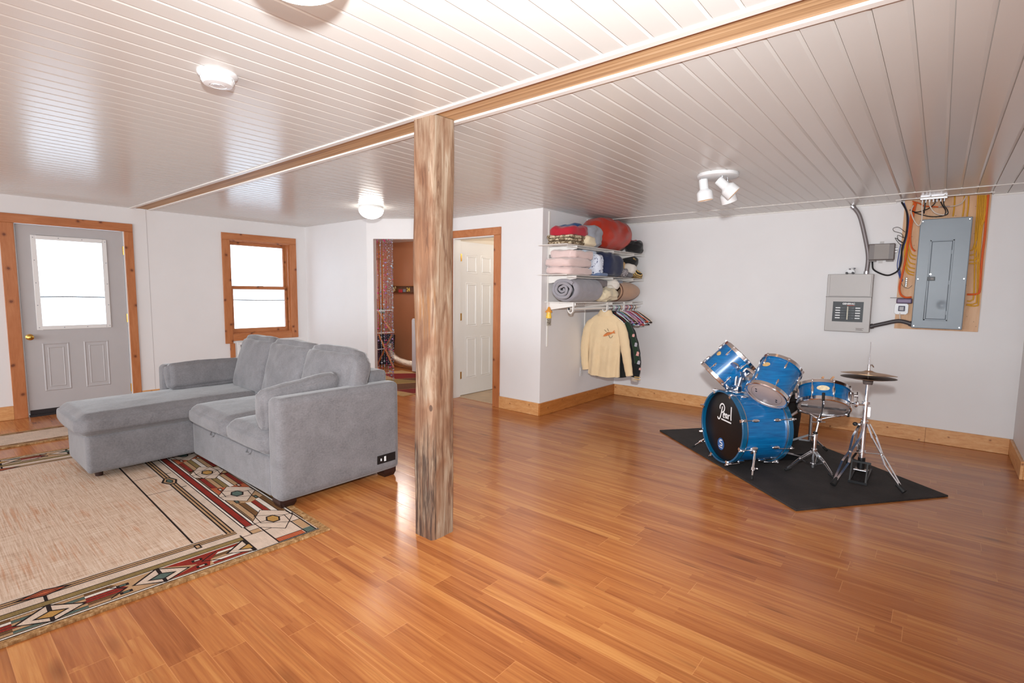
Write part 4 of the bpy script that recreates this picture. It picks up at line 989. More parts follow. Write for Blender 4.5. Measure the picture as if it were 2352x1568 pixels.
# base frame and pedal board of the hi-hat
m = MB(); y0, y1 = 4.52, 4.66
for x in (-.43, -.33): m.bar((x, 4.53, ZM+.012), (x, 4.60, .165), .014, .010, up=(1, 0, 0)); m.bar((x, 4.53, ZM+.010), (x, 4.95, ZM+.010), .014, .010, up=(1, 0, 0))
m.bar((-.44, 4.53, ZM+.011), (-.32, 4.53, ZM+.011), .012, .018); m.bar((-.45, 4.60, .165), (-.31, 4.60, .165), .012, .014); pf = m.build('pedal_frame', 'blackpl', hh)
m = MB(); m.box((-.38, 4.76, .062), (.085, .27, .008), Matrix.Rotation(radians(-13), 3, 'X')); m.build('pedal_board', 'dullchrome', hh, bevel=.003)

# ---- bass drum pedal behind the drum and a folded stand
kp = thing('bass_pedal', 'black and chrome bass drum pedal between the snare stand and the hi-hat', 'pedal', (-.78, 4.76, ZM))
pc = BC0+bn*(BL+.06); side = bn.cross(Vector((0, 0, 1)))
g = Vector((pc.x, pc.y, 0))
m = MB()
for s_ in (1, -1): m.bar(g+side*.055*s_+up*(ZM+.002), g+side*.055*s_+up*.20, .014, .022, up=bn)
m.bar(g+side*.07+up*.195, g-side*.07+up*.195, .010, .010); m.build('post', 'dullchrome', kp)
m = MB(); m.bar(g+up*(ZM+.008), g+bn*.30+up*(ZM+.008), .09, .008, up=side); m.build('base_plate', 'blackpl', kp)
m = MB(); R_ = Matrix.Rotation(math.atan2(-bn.x, bn.y), 3, 'Z') @ Matrix.Rotation(radians(-14), 3, 'X'); m.box(g+bn*.16+up*.07, (.075, .25, .008), R_); m.build('foot_board', 'dullchrome', kp, bevel=.002)
m = MB(); m.tube([g+up*.195, g-bn*.06+up*.335], .004, 8); bt = m.build('beater_rod', 'chrome', kp); m = MB(); m.cyl(g-bn*.078+up*.34, g-bn*.038+up*.335, .022, 14); m.build('beater', 'blackrub', bt)
m = MB(); m.tube([g+side*.06+up*.19, g+side*.06+up*.05], .006, 8); m.build('spring', 'chrome', kp)

st = thing('boom_stand', 'folded chrome and black stand leaning behind the snare stand', 'stand', (-.845, 5.40, ZM))
SP = Vector((-.845, 5.40, 0))
m = MB(); m.tube([SP+up*.07, SP+up*.36], .016, 12); m.build('tube', 'dullchrome', st)
m = MB(); m.tube([SP+up*.34, SP+up*.44], .022, 12); m.build('clamp', 'blackpl', st)
m = MB(); m.tube([SP+up*.43, SP+up*.40-RT*.05, SP+up*.30-RT*.19], .014, 10); m.build('arm', 'dullchrome', st)
for a in (-2.9, -.6, 1.5):
    dirx = Vector((cos(a), sin(a), 0)); m = MB(); m.bar(SP+up*.12, SP+dirx*.17+up*(ZM+.02), .006, .018); m.bar(SP+up*.06, SP+dirx*.09+up*.062, .005, .014); lg = m.build('leg', 'dullchrome', st); m = MB(); m.tube([SP+dirx*.15+up*(ZM+.032), SP+dirx*.19+up*(ZM+.012)], .012, 8); m.build('rubber_foot', 'blackrub', lg)
# ------------------------------------------------------------------ electrical wall
PW = YB-.019                                      # face of the cable board
M['ply'] = wood('plywood', S(196, 148, 110), S(216, 172, 134), S(228, 190, 156), (6, 6, 1), 2, .7, (7, .02, S(110, 70, 50)))
M['paneldoor'] = mat('grey_blue_panel', S(132, 142, 150), .36, .0, var=.04, vscale=5)
M['boxgrey'] = mat('light_grey_enamel', S(172, 166, 162), .42, .1)
M['darkgrey'] = mat('taupe_grey_plastic', S(112, 102, 98), .4)
M['yellow'] = mat('yellow_cable', S(218, 160, 44), .4); M['orange'] = mat('orange_cable', S(222, 96, 40), .4); M['blackc'] = mat('black_cable', S(26, 24, 26), .4)
M['bluec'] = mat('blue_cable', S(70, 88, 150), .4); M['whitec'] = mat('white_cable', S(224, 212, 200), .4); M['greyc'] = mat('grey_conduit', S(132, 124, 124), .4, .3)
M['darkc'] = mat('dark_conduit', S(70, 64, 66), .4); M['purple'] = mat('purple_grey_plastic', S(112, 96, 120), .45, .2)
def pp(x, y, d=0): return at(x, y, 'y', PW-d)
pb = [at(2078, 462, 'y', PW), at(2275, 446, 'y', PW), at(2248, 760, 'y', PW), at(2059, 752, 'y', PW)]
bx0, bx1, bz0 = -.335, .285, 1.10
m = MB(); m.ob((bx0, PW, bz0), (bx1, YB-.001, H+.14)); tag(m.build('cable_board', 'ply', bevel=.001), 'plywood board behind the breaker panel and the yellow cables', 'board')

# breaker panel
FY = 6.272; c0, c1 = at(2117, 505, 'y', FY), at(2211, 757, 'y', FY); x0, x1, z0, z1 = -.200, .171, 1.118, 2.142
bp = thing('breaker_panel', 'tall blue-grey breaker panel with a dented door on the plywood board', 'electrical panel', (0, PW, z0))
m = MB(); m.ob((x0+.01, FY+.004, z0+.01), (x1-.01, PW-.001, z1-.01)); m.build('enclosure', 'paneldoor', bp)
def hole_plate(m, X0, X1, Z0, Z1, hx0, hx1, hz0, hz1, ya, yb):
    m.ob((X0, ya, Z0), (hx0, yb, Z1)); m.ob((hx1, ya, Z0), (X1, yb, Z1)); m.ob((hx0, ya, Z0), (hx1, yb, hz0)); m.ob((hx0, ya, hz1), (hx1, yb, Z1))
dx0, dx1, dz0, dz1 = -.112, .062, 1.195, 1.945
m = MB(); m.ob((x0, FY-.012, z0), (x1, FY+.004, z1)); m.build('cover', 'paneldoor', bp, bevel=.006)
m = MB(); 
for a, b, c_, d_ in ((dx0, dx0+.012, dz0, dz1), (dx1-.012, dx1, dz0, dz1), (dx0, dx1, dz0, dz0+.012), (dx0, dx1, dz1-.012, dz1)): m.ob((a, FY-.017, c_), (b, FY-.0115, d_))
m.build('door_frame', 'paneldoor', bp, bevel=.002)
def doorfn(u, v):
    x = dx0+.018+(dx1-dx0-.036)*u; z = dz0+.018+(dz1-dz0-.036)*v; ddx, ddz = x-.012, z-1.34; d = .006*math.exp(-(ddx**2+ddz**2)/.0009)
    return Vector((x, FY-.020+d, z))
m = MB(); m.grid(doorfn, 30, 80); dr = m.build('door', 'paneldoor', bp)
m = MB()
for a, b, c_, d_ in ((dx0+.014, dx0+.018, dz0+.014, dz1-.014), (dx1-.018, dx1-.014, dz0+.014, dz1-.014), (dx0+.014, dx1-.014, dz0+.014, dz0+.018), (dx0+.014, dx1-.014, dz1-.018, dz1-.014)): m.ob((a, FY-.020, c_), (b, FY-.011, d_))
m.build('seam', mat('panel_seam', S(70, 78, 88), .5), dr)
m = MB(); L0 = at(2139, 640, 'y', FY-.02); m.box((L0.x, FY-.024, L0.z), (.055, .010, .036)); lt = m.build('latch', 'blackpl', dr, bevel=.002); m = MB(); m.box((L0.x+.006, FY-.031, L0.z), (.022, .006, .018)); m.build('slide', 'darkgrey', lt); m = MB(); m.cyl((L0.x-.01, FY-.019, L0.z+.042), (L0.x-.01, FY-.022, L0.z+.042), .007, 14); m.build('lock', 'chrome', dr)
for x, z in ((x0+.02, z1-.02), (x1-.02, z1-.02), (x0+.02, z0+.02), (x1-.02, z0+.02), (x0+.02, 1.585), (x1-.02, 1.585)):
    m = MB(); m.lathe([(.006, 0), (.0045, .003), (0, .003)], 12, frame((x, FY-.012, z), (0, -1, 0))); m.build('screw', 'chrome', bp)
m = MB()
for z in (1.27, 1.55, 1.83): m.ob((dx1-.016, FY-.024, z-.018), (dx1-.006, FY-.012, z+.018))
m.build('hinge', 'paneldoor', bp)

# generator transfer switch
gx0, gx1, gz0, gz1, GY = -.925, -.532, 1.048, 1.638, 6.28
gs = thing('transfer_switch', 'light grey generator switch box with black breaker label left of the breaker panel', 'switch box', (-.73, YB, gz0))
m = MB(); m.ob((gx0, GY, gz0), (gx1, YB-.001, gz1)); m.build('enclosure', 'boxgrey', gs, bevel=.004)
m = MB(); m.ob((gx0+.025, GY-.008, 1.412), (gx1-.012, GY-.0005, gz1-.002)); m.build('upper_cover', 'boxgrey', gs, bevel=.002)
m = MB(); m.ob((gx0-.004, GY-.005, 1.402), (gx1+.008, GY-.0005, 1.408)); m.build('seam', mat('box_seam', S(120, 115, 112), .5), gs)
lx0, lx1, lz0, lz1 = -.860, -.594, 1.150, 1.356
m = MB(); m.ob((lx0, GY-.0025, lz0), (lx1, GY-.0005, lz1)); lp = m.build('label_plate', 'blackpl', gs)
vs, fs = text_mesh('GENERAC', .024, .0011); tm = Matrix(((1, 0, 0, -.722), (0, 0, -1, GY-.0031), (0, 1, 0, 1.334), (0, 0, 0, 1)))
m = MB(); m.add([tm @ v for v in vs], fs); m.build('lettering', 'ink', lp, smooth=False)
m = MB(); m.ob((-.735, GY-.0034, 1.316), (-.672, GY-.0028, 1.320)); m.build('underline', mat('red_print', S(206, 70, 40), .5), lp)
for s_ in (-1, 1):
    for i in range(5):
        z = 1.292-.026*i; xx = -.727
        m = MB(); m.ob((xx+s_*.065, GY-.0034, z-.005), (xx+s_*.108, GY-.0028, z+.005)); m.build('tag', 'ink', lp)
        m = MB(); m.ob((xx+s_*.008, GY-.010, z-.012), (xx+s_*.062, GY-.003, z+.012)); bk = m.build('breaker', mat('breaker_black', S(34, 34, 38), .35), gs, bevel=.0015)
        m = MB(); m.box((xx+s_*.022, GY-.013, z), (.016, .010, .009)); m.build('toggle', 'blackpl', bk)
m = MB(); m.ob((-.733, GY-.012, 1.172), (-.721, GY-.003, 1.306)); m.build('divider', mat('pale_strip', S(196, 190, 172), .5), gs)
m = MB()
for i, (a, b) in enumerate(((0, .07), (.005, .055), (0, .065))): m.ob((-.648+a, GY-.0012, 1.084-.009*i), (-.648+b, GY-.0005, 1.088-.009*i))
m.build('small_print', mat('grey_print', S(110, 100, 92), .6), gs)
for z in (1.59, 1.38):
    m = MB(); m.lathe([(.006, 0), (.005, .004), (0, .004)], 10, frame((gx1, GY+.03, z), (1, 0, 0))); m.build('screw', 'chrome', gs)
# white toy race car standing on the switch box
tc_ = thing('toy_car', 'small white toy race car parked on top of the switch box', 'toy', (-.735, 6.315, gz1)); o = Vector((-.735, 6.315, gz1+.001))
prof = [(-.042, .010), (-.042, .034), (-.028, .040), (-.016, .064), (.014, .064), (.026, .042), (.040, .038), (.043, .010)]
m = MB(); m.prism(prof, .034, Matrix(((1, 0, 0, o.x), (0, 0, 1, o.y-.017), (0, 1, 0, o.z), (0, 0, 0, 1)))); m.build('body', 'white', tc_, bevel=.003)
m = MB(); m.ob((o.x-.012, o.y-.0176, o.z+.043), (o.x+.010, o.y+.0176, o.z+.058)); m.build('window', mat('smoky_glass', S(90, 76, 78), .2), tc_)
m = MB(); m.ob((o.x+.028, o.y-.018, o.z+.056), (o.x+.044, o.y+.018, o.z+.063)); m.ob((o.x+.034, o.y-.004, o.z+.030), (o.x+.038, o.y+.004, o.z+.057)); m.build('spoiler', mat('navy_plastic', S(50, 48, 66), .4), tc_)
for x in (-.027, .026):
    for y in (-.018, .018):
        m = MB(); m.cyl((o.x+x, o.y+y-.004, o.z+.0115), (o.x+x, o.y+y+.004, o.z+.0115), .0115, 16); m.build('wheel', mat('grey_tyre', S(78, 78, 80), .6) if (x, y) == (-.027, -.018) else bpy.data.materials['grey_tyre'], tc_)

# grey junction box
jx0, jx1, jz0, jz1, JY = -.598, -.378, 1.775, 1.938, 6.325
jb = thing('junction_box', 'taupe plastic junction box with grey sticker above the switch box', 'junction box', (-.49, YB, jz0))
m = MB(); m.ob((jx0, JY, jz0), (jx1, YB-.001, jz1)); m.build('housing', 'darkgrey', jb, bevel=.01, seg=3)
m = MB(); m.ob((-.545, JY-.0015, jz0+.012), (-.425, JY-.0003, jz1-.006)); m.build('sticker', mat('grey_sticker', S(150, 142, 136), .5), jb)
for x, z0_, z1_ in ((-.492, jz1, jz1+.025), (-.492, jz0-.028, jz0)):
    m = MB(); m.ob((x-.016, YB-.006, z0_), (x+.016, YB-.001, z1_)); m.build('mounting_tab', 'boxgrey', jb)
for x in (-.555, -.415):
    m = MB(); m.ob((x-.03, JY+.005, jz0-.014), (x+.03, JY+.04, jz0)); m.build('cable_port', 'darkgrey', jb, bevel=.002)
m = MB(); m.cyl((jx1, JY+.02, 1.882), (jx1+.02, JY+.02, 1.882), .010, 10); m.cyl((jx1, JY+.02, 1.855), (jx1+.018, JY+.02, 1.855), .008, 10); m.build('connector', 'chrome', jb)
for z in (1.84, 1.90): 
    m = MB(); m.ob((jx0-.014, JY+.01, z-.02), (jx0, JY+.035, z+.02)); m.build('clip', 'blackpl', jb)

def cable(nm, mt, pts, r, lab, grp=None, d=.012, k=6, cat='cable'):
    P = [pp(*p) if len(p) == 2 else pp(p[0], p[1], p[2]) for p in pts]
    m = MB(); m.tube(smooth_path(P, k), r, 8); o = m.build(nm, mt); return tag(o, lab, cat, grp)
# ribbed conduits
def conduit(nm, mt, P, r, lab):
    S_ = smooth_path(P, 30); rr = [r*(1+.022*(1 if i % 2 else -1)) for i in range(len(S_))]
    t = thing(nm, lab, 'conduit', tuple(S_[-1])); m = MB(); m.tube(S_, rr, 14); m.build('hose', mt, t)
    for a, b in ((S_[0], S_[3]), (S_[-1], S_[-4])): m = MB(); m.cyl(a, a+(b-a).normalized()*.028, r*1.28, 14); m.build('fitting', 'dullchrome' if mt == 'greyc' else 'darkc', t)
    return t
yc = 6.345
conduit('flexible_conduit', 'greyc', [Vector((-.765, yc, H-.004)), at(1974, 495, 'y', yc), at(1987, 545, 'y', yc), at(1994, 590, 'y', yc), Vector((-.598, yc, gz1+.001))], .0195, 'grey ribbed conduit dropping from the ceiling to the switch box')
conduit('flexible_conduit', 'darkc', [Vector((gx1+.001, 6.33, 1.107)), at(2030, 743, 'y', 6.33), at(2065, 737, 'y', 6.33), Vector((x0+.009, 6.33, 1.148))], .020, 'dark conduit joining the switch box to the breaker panel')

G = 'yellow cables stapled to the plywood board'
D = .010
# right hand bundle: down the board and curling into the panel
for i, (xt, xm, yb, xe, ye) in enumerate(((2250, 2243, 573, 2229, 575), (2254, 2247, 583, 2228, 586), (2258, 2250, 595, 2227, 597), (2262, 2253, 603, 2226, 605), (2246, 2240, 690, 2221, 691), (2265, 2247, 697, 2220, 699), (2268, 2251, 702, 2219, 700))):
    d = .008+.004*(i % 2)
    cable('power_cable', 'yellow', [(xt, 448, d), (xt-2, 490, d), (xm, 545, d), (xm-3, yb-18, d), (xm-9, yb, d), (xe, ye, d+.003)], .0055, 'yellow cable of the bundle right of the breaker panel', G)
for i, xt in enumerate((2193, 2215, 2225)):
    cable('power_cable', 'yellow', [(xt, 450, .007), (xt-1, 475, .007), (xt-4, 497, .008)], .006, 'short yellow cable dropping into the top of the breaker panel', G)
for i, (xt, xe, ye) in enumerate(((2088, 2104, 588), (2086, 2103, 596), (2084, 2102, 607), (2082, 2101, 617), (2081, 2100, 626), (2080, 2099, 632))):
    d = .008+.004*(i % 2)
    cable('power_cable', 'yellow', [(2098+i*1.5, 465, d), (2093-i*.5, 520, d), (xt-1, 560, d), (xt-1, ye-22, d), (xt+5, ye-5, d), (xe, ye, d)], .0055, 'yellow cable of the bundle left of the breaker panel', G)
cable('heavy_cable', 'orange', [(2270, 447, .011), (2267, 480, .011), (2262, 540, .011), (2256, 590, .011), (2252, 640, .011), (2250, 668, .011), (2243, 675, .011), (2221, 676, .012)], .009, 'orange cable running down the right edge of the plywood board')
cable('heavy_cable', 'orange', [(2101, 464, .014), (2092, 500, .014), (2086, 550, .016), (2079, 600, .018), (2070, 640, .018), (2066, 660, .018), (2069, 676, .018), (2080, 683, .018), (2094, 682, .018)], .009, 'orange cable looping left of the breaker panel to its lower side')
cable('heavy_cable', 'orange', [(2104, 466, .02), (2095, 510, .02), (2091, 545, .02), (2094, 568, .02), (2102, 577, .02)], .007, 'orange cable curving into the upper left side of the breaker panel')
cable('network_cable', 'blackc', [(2071, 464, .02), (2082, 485, .024), (2084, 510, .024), (2081, 540, .024), (2072, 570, .026), (2070, 600, .026), (2063, 620, .024), (2050, 629, .02), (2037, 632, .02), (2020, 627, .02), (2006, 618, .02), (2004, 606, .02), (2004, 600, .03)], .0075, 'black cable sagging from the junction box and up to the ceiling')
cable('network_cable', 'bluec', [(2076, 466, .014), (2086, 500, .014), (2082, 545, .014), (2071, 580, .014), (2066, 610, .014), (2068, 632, .014), (2073, 644, .014)], .006, 'blue cable running down the left edge of the plywood board')
cable('network_cable', 'bluec', [(2069, 560, .020), (2064, 588, .020), (2061, 612, .018), (2067, 638, .016), (2073, 646, .012)], .004, 'thin blue wire loop beside the junction box')
cable('bell_wire', 'blackc', [(2079, 533, .01), (2064, 522, .012), (2052, 524, .012), (2054, 531, .012), (2070, 536, .012), (2075, 546, .012)], .0022, 'thin dark wire looping over the wall beside the plywood board', cat='wire')
cable('bell_wire', 'blackc', [(2075, 546, .014), (2062, 540, .014), (2064, 552, .014), (2078, 560, .014), (2056, 546, .014), (2068, 562, .014), (2074, 560, .014), (2080, 552, .014), (2076, 545, .014)], .0022, 'tangled thin dark wire above the junction box', cat='wire')
cable('bell_wire', 'darkgrey', [(2070, 650, .006), (2076, 659, .006), (2086, 662, .006), (2095, 655, .006)], .002, 'thin grey wire below the terminal strip on the board', cat='wire')
# coax splitter with leads
sp = thing('cable_splitter', 'silver coaxial splitter hanging at the ceiling edge above the breaker panel', 'splitter', tuple(at(2145, 452, 'y', 6.24)))
c_ = at(2145, 450, 'y', 6.235); c_.z = H-.012
m = MB(); m.box(c_, (.20, .035, .018)); m.build('housing', 'dullchrome', sp, bevel=.004)
for i in range(7): m = MB(); x = c_.x-.08+.0265*i; m.cyl((x, c_.y, c_.z-.008), (x, c_.y, c_.z-.034), .007, 10); m.build('port', 'chrome', sp)
GL = 'leads plugged into the coaxial splitter'
def lead(mt, pts, r, lab):
    P = [at(x, y, 'y', yy) for x, y, yy in pts]; m = MB(); m.tube(smooth_path(P, 7), r, 8); tag(m.build('coax_lead', mt), lab, 'cable', GL)
lead('whitec', [(2118, 455, 6.235), (2118, 480, 6.235), (2117, 505, 6.24), (2110, 518, 6.25), (2099, 505, 6.27), (2093, 485, 6.30), (2098, 472, 6.33)], .005, 'pale lead hanging in a long loop over the corner of the breaker panel')
lead('whitec', [(2134, 456, 6.235), (2136, 472, 6.235), (2146, 487, 6.24), (2162, 493, 6.25), (2174, 491, 6.26), (2178, 484, 6.27)], .005, 'pale lead curving right below the splitter')
lead('blackc', [(2150, 456, 6.235), (2146, 468, 6.24), (2130, 480, 6.27), (2105, 487, 6.30), (2090, 482, 6.33)], .0045, 'black lead sweeping left below the splitter')
lead('blackc', [(2158, 456, 6.235), (2164, 470, 6.235), (2172, 484, 6.25), (2166, 495, 6.26), (2135, 497, 6.30), (2100, 488, 6.335)], .0045, 'black lead forming the lowest loop below the splitter')
lead('blackc', [(2168, 456, 6.235), (2168, 470, 6.235), (2176, 482, 6.24), (2175, 492, 6.25), (2150, 498, 6.29)], .0045, 'black lead at the right end of the splitter')
lead('blackc', [(2126, 456, 6.235), (2124, 475, 6.24), (2122, 490, 6.26)], .006, 'short black lead hanging straight below the splitter')
lead('orange', [(2096, 462, 6.33), (2112, 467, 6.30), (2124, 473, 6.28), (2155, 475, 6.28)], .0055, 'red-orange lead crossing behind the black loops')
lead('whitec', [(2180, 474, 6.29), (2195, 472, 6.30), (2210, 465, 6.32), (2219, 450, 6.34)], .004, 'thin pale lead rising to the ceiling right of the loops')
m = MB(); a_, b_ = at(2155, 475, 'y', 6.28), at(2182, 474, 'y', 6.29); m.tube([a_, b_], .0055, 10); tag(m.build('coax_coupler', 'chrome'), 'chrome coupler joining the red-orange and the thin pale lead', 'connector')
# terminal strip, bell transformer and wall button
m = MB(); c_ = at(2081, 648, 'y', PW); m.ob((c_.x-.007, PW-.018, c_.z-.045), (c_.x+.007, PW-.0005, c_.z+.045))
ts = tag(m.build('terminal_strip', 'blackpl'), 'black terminal strip screwed to the plywood board', 'terminal strip')
for i in range(5): m = MB(); z = c_.z-.036+.018*i; m.cyl((c_.x+.003, PW-.018, z), (c_.x+.003, PW-.021, z), .004, 8); m.build('screw', 'chrome', ts)
m = MB(); a_ = at(2077, 691, 'y', 6.33); m.box((a_.x, 6.335, a_.z), (.125, .05, .052)); tr = tag(m.build('bell_transformer', 'purple', bevel=.012, seg=3), 'shiny purple-grey transformer beside the lower left of the breaker panel', 'transformer')
m = MB(); m.box((a_.x-.03, 6.36, a_.z+.030), (.17, .03, .006)); tag(m.build('metal_strip', 'darkgrey'), 'thin grey metal strip above the transformer', 'strip')
a_ = at(2070, 709, 'y', 6.33); wb = thing('wall_button', 'white plate with grey push button left of the breaker panel', 'button', (a_.x, YB, a_.z-.055))
q_ = .055; cq = .016; pl8 = [(-q_+cq, -q_), (q_-cq, -q_), (q_, -q_+cq), (q_, q_-cq), (q_-cq, q_), (-q_+cq, q_), (-q_, q_-cq), (-q_, -q_+cq)]
m = MB(); m.prism(pl8, .012, Matrix(((1, 0, 0, a_.x), (0, 0, -1, 6.345), (0, 1, 0, a_.z), (0, 0, 0, 1)))); m.box((a_.x, 6.363, a_.z), (.07, .036, .07)); m.build('plate', 'white', wb, bevel=.002)
m = MB(); m.box((a_.x+.003, 6.325, a_.z+.003), (.052, .016, .052)); m.build('frame', mat('button_frame', S(66, 60, 84), .4), wb, bevel=.004)
m = MB(); m.box((a_.x+.003, 6.315, a_.z+.003), (.036, .01, .036)); m.build('button', mat('grey_button', S(164, 162, 164), .4), wb, bevel=.003)
m = MB(); P = [at(x, y, 'y', 6.335) for x, y in ((2067, 718), (2067, 730), (2072, 741), (2081, 743), (2089, 739))]; m.tube(smooth_path(P, 6), .005, 8); tag(m.build('button_lead', 'whitec'), 'pale lead looping from the wall button to the breaker panel', 'cable')
# ------------------------------------------------------------------ closet corner: shelves
M['wirewhite'] = mat('white_wire', S(232, 228, 222), .35)
SX0, SX1 = XR+.012, -3.045                        # wall side and front of the shelves
def wire_shelf(z, y0, y1, label):
    t = thing('wire_shelf', label, 'shelf', ((SX0+SX1)/2, (y0+y1)/2, z), 'white wire shelves in the closet corner')
    m = MB(); n = int((y1-y0)/.0254)
    for i in range(n+1): y = y0+(y1-y0)*i/n; m.tube([(SX0, y, z), (SX1, y, z), (SX1, y, z-.028)], .0016, 4)
    o = m.build('wire', 'wirewhite', t); o['kind'] = 'stuff'
    for nm, xx, zz in (('front_rod', SX1, z), ('lip_rod', SX1, z-.028), ('back_rod', SX0, z), ('middle_rod', (SX0+SX1)/2, z-.004)):
        m = MB(); m.tube([(xx, y0, zz), (xx, y1, zz)], .0032, 8); m.build(nm, 'wirewhite', t)
    m = MB(); m.ob((SX0, y0-.002, z-.0035), (SX1, y0+.002, z+.0035)); m.build('end_cap', 'wirewhite', t)
    return t
SZ = (1.922, 1.602, 1.302)
wire_shelf(SZ[0], 4.545, 6.372, 'top white wire shelf under the ceiling, with the red sleeping bag')
wire_shelf(SZ[1], 4.55, 6.372, 'middle white wire shelf with the pink blankets')
wire_shelf(SZ[2], 4.69, 6.372, 'lowest white wire shelf with the grey rolled quilt and hanging rod')
# standards and brackets
for y, z0, lb in ((4.76, .79, 'white shelf standard on the closet wall nearest the outer corner'), (5.572, .77, 'white shelf standard on the closet wall in the middle'), (6.10, .90, 'white shelf standard on the closet wall nearest the back wall')):
    m = MB(); m.ob((XR+.0005, y-.013, z0), (XR+.011, y+.013, 2.315)); tag(m.build('shelf_standard', 'wirewhite', bevel=.002), lb, 'shelf standard', 'shelf standards on the closet wall')
    for i, z in enumerate(SZ):
        m = MB(); yy = y; poly = [(0, -.006), (0, -.088), (.03, -.088), (.37, -.036), (.37, -.006)]
        m.prism(poly, .006, Matrix(((1, 0, 0, XR+.012), (0, 0, 1, yy-.003), (0, 1, 0, z), (0, 0, 0, 1))))
        tag(m.build('shelf_bracket', 'wirewhite'), 'white bracket under the %s wire shelf, on the standard %s' % (('top', 'middle', 'lowest')[i], {4.76: 'nearest the outer corner', 5.572: 'in the middle', 6.10: 'nearest the back wall'}[y]), 'bracket', 'brackets of the wire shelves')
# hanging rod with hooks
hr = thing('hanging_rod', 'white closet rod with hook brackets under the lowest wire shelf', 'rod', (-3.08, 5.5, 1.25)); RZ = 1.236
m = MB(); m.tube([(-3.08, 4.66, RZ), (-3.08, 6.36, RZ)], .0125, 14); m.build('rod', 'pvctrim', hr)
m = MB(); m.cyl((-3.08, 4.655, RZ), (-3.08, 4.66, RZ), .0128, 14); m.build('rod_end', 'blackpl', hr)
for y in (4.70, 5.44, 5.86):
    m = MB(); P = [(-3.052, y, SZ[2]-.004), (-3.050, y, RZ+.02)]+[(-3.08+.030*cos(a), y, RZ-.012+.034*sin(a)) for a in [radians(q) for q in range(10, -185, -15)]]+[(-3.112, y, RZ+.004)]
    for a, b in zip(P, P[1:]): m.bar(a, b, .012, .026, up=(0, 1, 0))
    m.build('hook_bracket', 'wirewhite', hr)

# ------------------------------------------------------------------ cloth on the shelves
def cl(name, col, var=.1, sh=.2, vs=9, rough=.9): M[name] = mat(name, col, rough, var=var, vscale=vs, bump=.25, bscale=160, sheen=sh); return name
def cloth2(name, c0, c1, scale, thr=(.45, .55), kind='noise'):
    k = NT(name)
    if kind == 'noise': f = k.noise(k.coord((1, 1, 1)), scale, 3, .6, .4)
    else:
        w = k.add('ShaderNodeTexWave'); w.inputs['Scale'].default_value = scale; w.inputs['Distortion'].default_value = 1.2; k.link(k.coord((1, 1, 1), rot=(.3, .4, .2)), w.inputs['Vector']); f = w.outputs['Fac']
    k.link(k.ramp(f, [(thr[0], c0), (thr[1], c1)]), k.b.inputs['Base Color']); k.b.inputs['Roughness'].default_value = .9; M[name] = k.m; return name
cl('red_nylon', S(176, 46, 22), .14, .1, 5, .38); cl('red_cloth', S(178, 30, 48), .08); cl('blue_cloth', S(32, 72, 124), .08); cl('grey_jersey', S(150, 152, 160), .08); cl('cream_cloth', S(226, 210, 178), .05)
cloth2('camo', S(112, 92, 68), S(206, 190, 160), 26); cl('pink_fleece', S(226, 200, 194), .04, .5); cl('ice_blue', S(206, 216, 230), .05); cloth2('floral', S(44, 56, 110), S(222, 228, 240), 34, (.36, .42)); cl('navy', S(34, 42, 72), .12)
cloth2('striped_yellow', S(30, 28, 26), S(206, 172, 108), 16, (.28, .36), 'wave'); cl('black_cloth', S(28, 27, 28), .1); cl('ochre', S(214, 172, 104), .1); cl('offwhite', S(222, 214, 204), .05); cloth2('speckle', S(70, 66, 72), S(196, 190, 192), 90); cl('dark_grey_cloth', S(104, 102, 106), .06)
cl('quilt_grey', S(156, 152, 158), .05, .3, 4); cl('taupe_cloth', S(128, 118, 120), .06); cl('slate_cloth', S(134, 138, 150), .06); cl('tan_canvas', S(188, 150, 122), .05, .2); cl('denim', S(104, 124, 160), .08); cl('shirt_tan', S(226, 200, 160), .04, .2)
GC = 'folded cloth on the wire shelves'
def lump(name, mt, c, s, label, e=.55, amp=.012, ns=9, seed=0, rz=0, cat='cloth', n=34, rx=0, ry=0, ridge=.45):
    zm = max(z_+.0045 for z_ in SZ if z_ < c[2]+.02)
    m = MB(); m.pillow(c, s, e, n, Euler((rx, ry, rz)).to_matrix(), amp*1.2, ns*.75, seed, zm, ridge); return tag(m.build(name, mt, ang=80), label, cat, GC)
def folded(name, mt, c, s, layers, label, amp=.008, seed=0, cat='blanket', rz=0):
    """a stack of folds of one cloth, in one mesh"""
    m = MB(); h = s[2]/layers
    for i in range(layers):
        k = 1-.03*((i*37+seed) % 3)
        m.pillow((c[0]+.006*((i*7+seed) % 3-1), c[1]+.01*((i*5+seed) % 3-1), c[2]-s[2]/2+h*(i+.5)), (s[0]*k, s[1]*k, h*1.1), .42, 26, Matrix.Rotation(rz, 3, 'Z'), amp, 8, seed+i, c[2]-s[2]/2+.0005, .7)
    return tag(m.build(name, mt, ang=80), label, cat, GC)
z = SZ[0]+.004
folded('folded_trousers', 'camo', (-3.22, 4.78, z+.055), (.34, .36, .10), 3, 'folded brown camouflage trousers at the near end of the top shelf', cat='trousers', seed=1)
lump('shirt', 'red_cloth', (-3.22, 4.84, z+.155), (.30, .42, .13), 'crimson shirt lying on the camouflage trousers', .5, .02, 7, 3, cat='shirt', rx=.1)
lump('shirt', 'blue_cloth', (-3.30, 4.98, z+.205), (.22, .30, .11), 'blue shirt behind the crimson one', .6, .02, 8, 4, cat='shirt', rx=.15)
lump('shirt', 'cream_cloth', (-3.16, 5.03, z+.065), (.26, .26, .13), 'cream shirt tucked between crimson shirt and red sleeping bag', .6, .016, 8, 5, cat='shirt')
lump('sweatshirt', 'grey_jersey', (-3.15, 5.15, z+.135), (.24, .26, .25), 'light grey sweatshirt crumpled against the red sleeping bag', .65, .025, 8, 6, cat='sweatshirt')
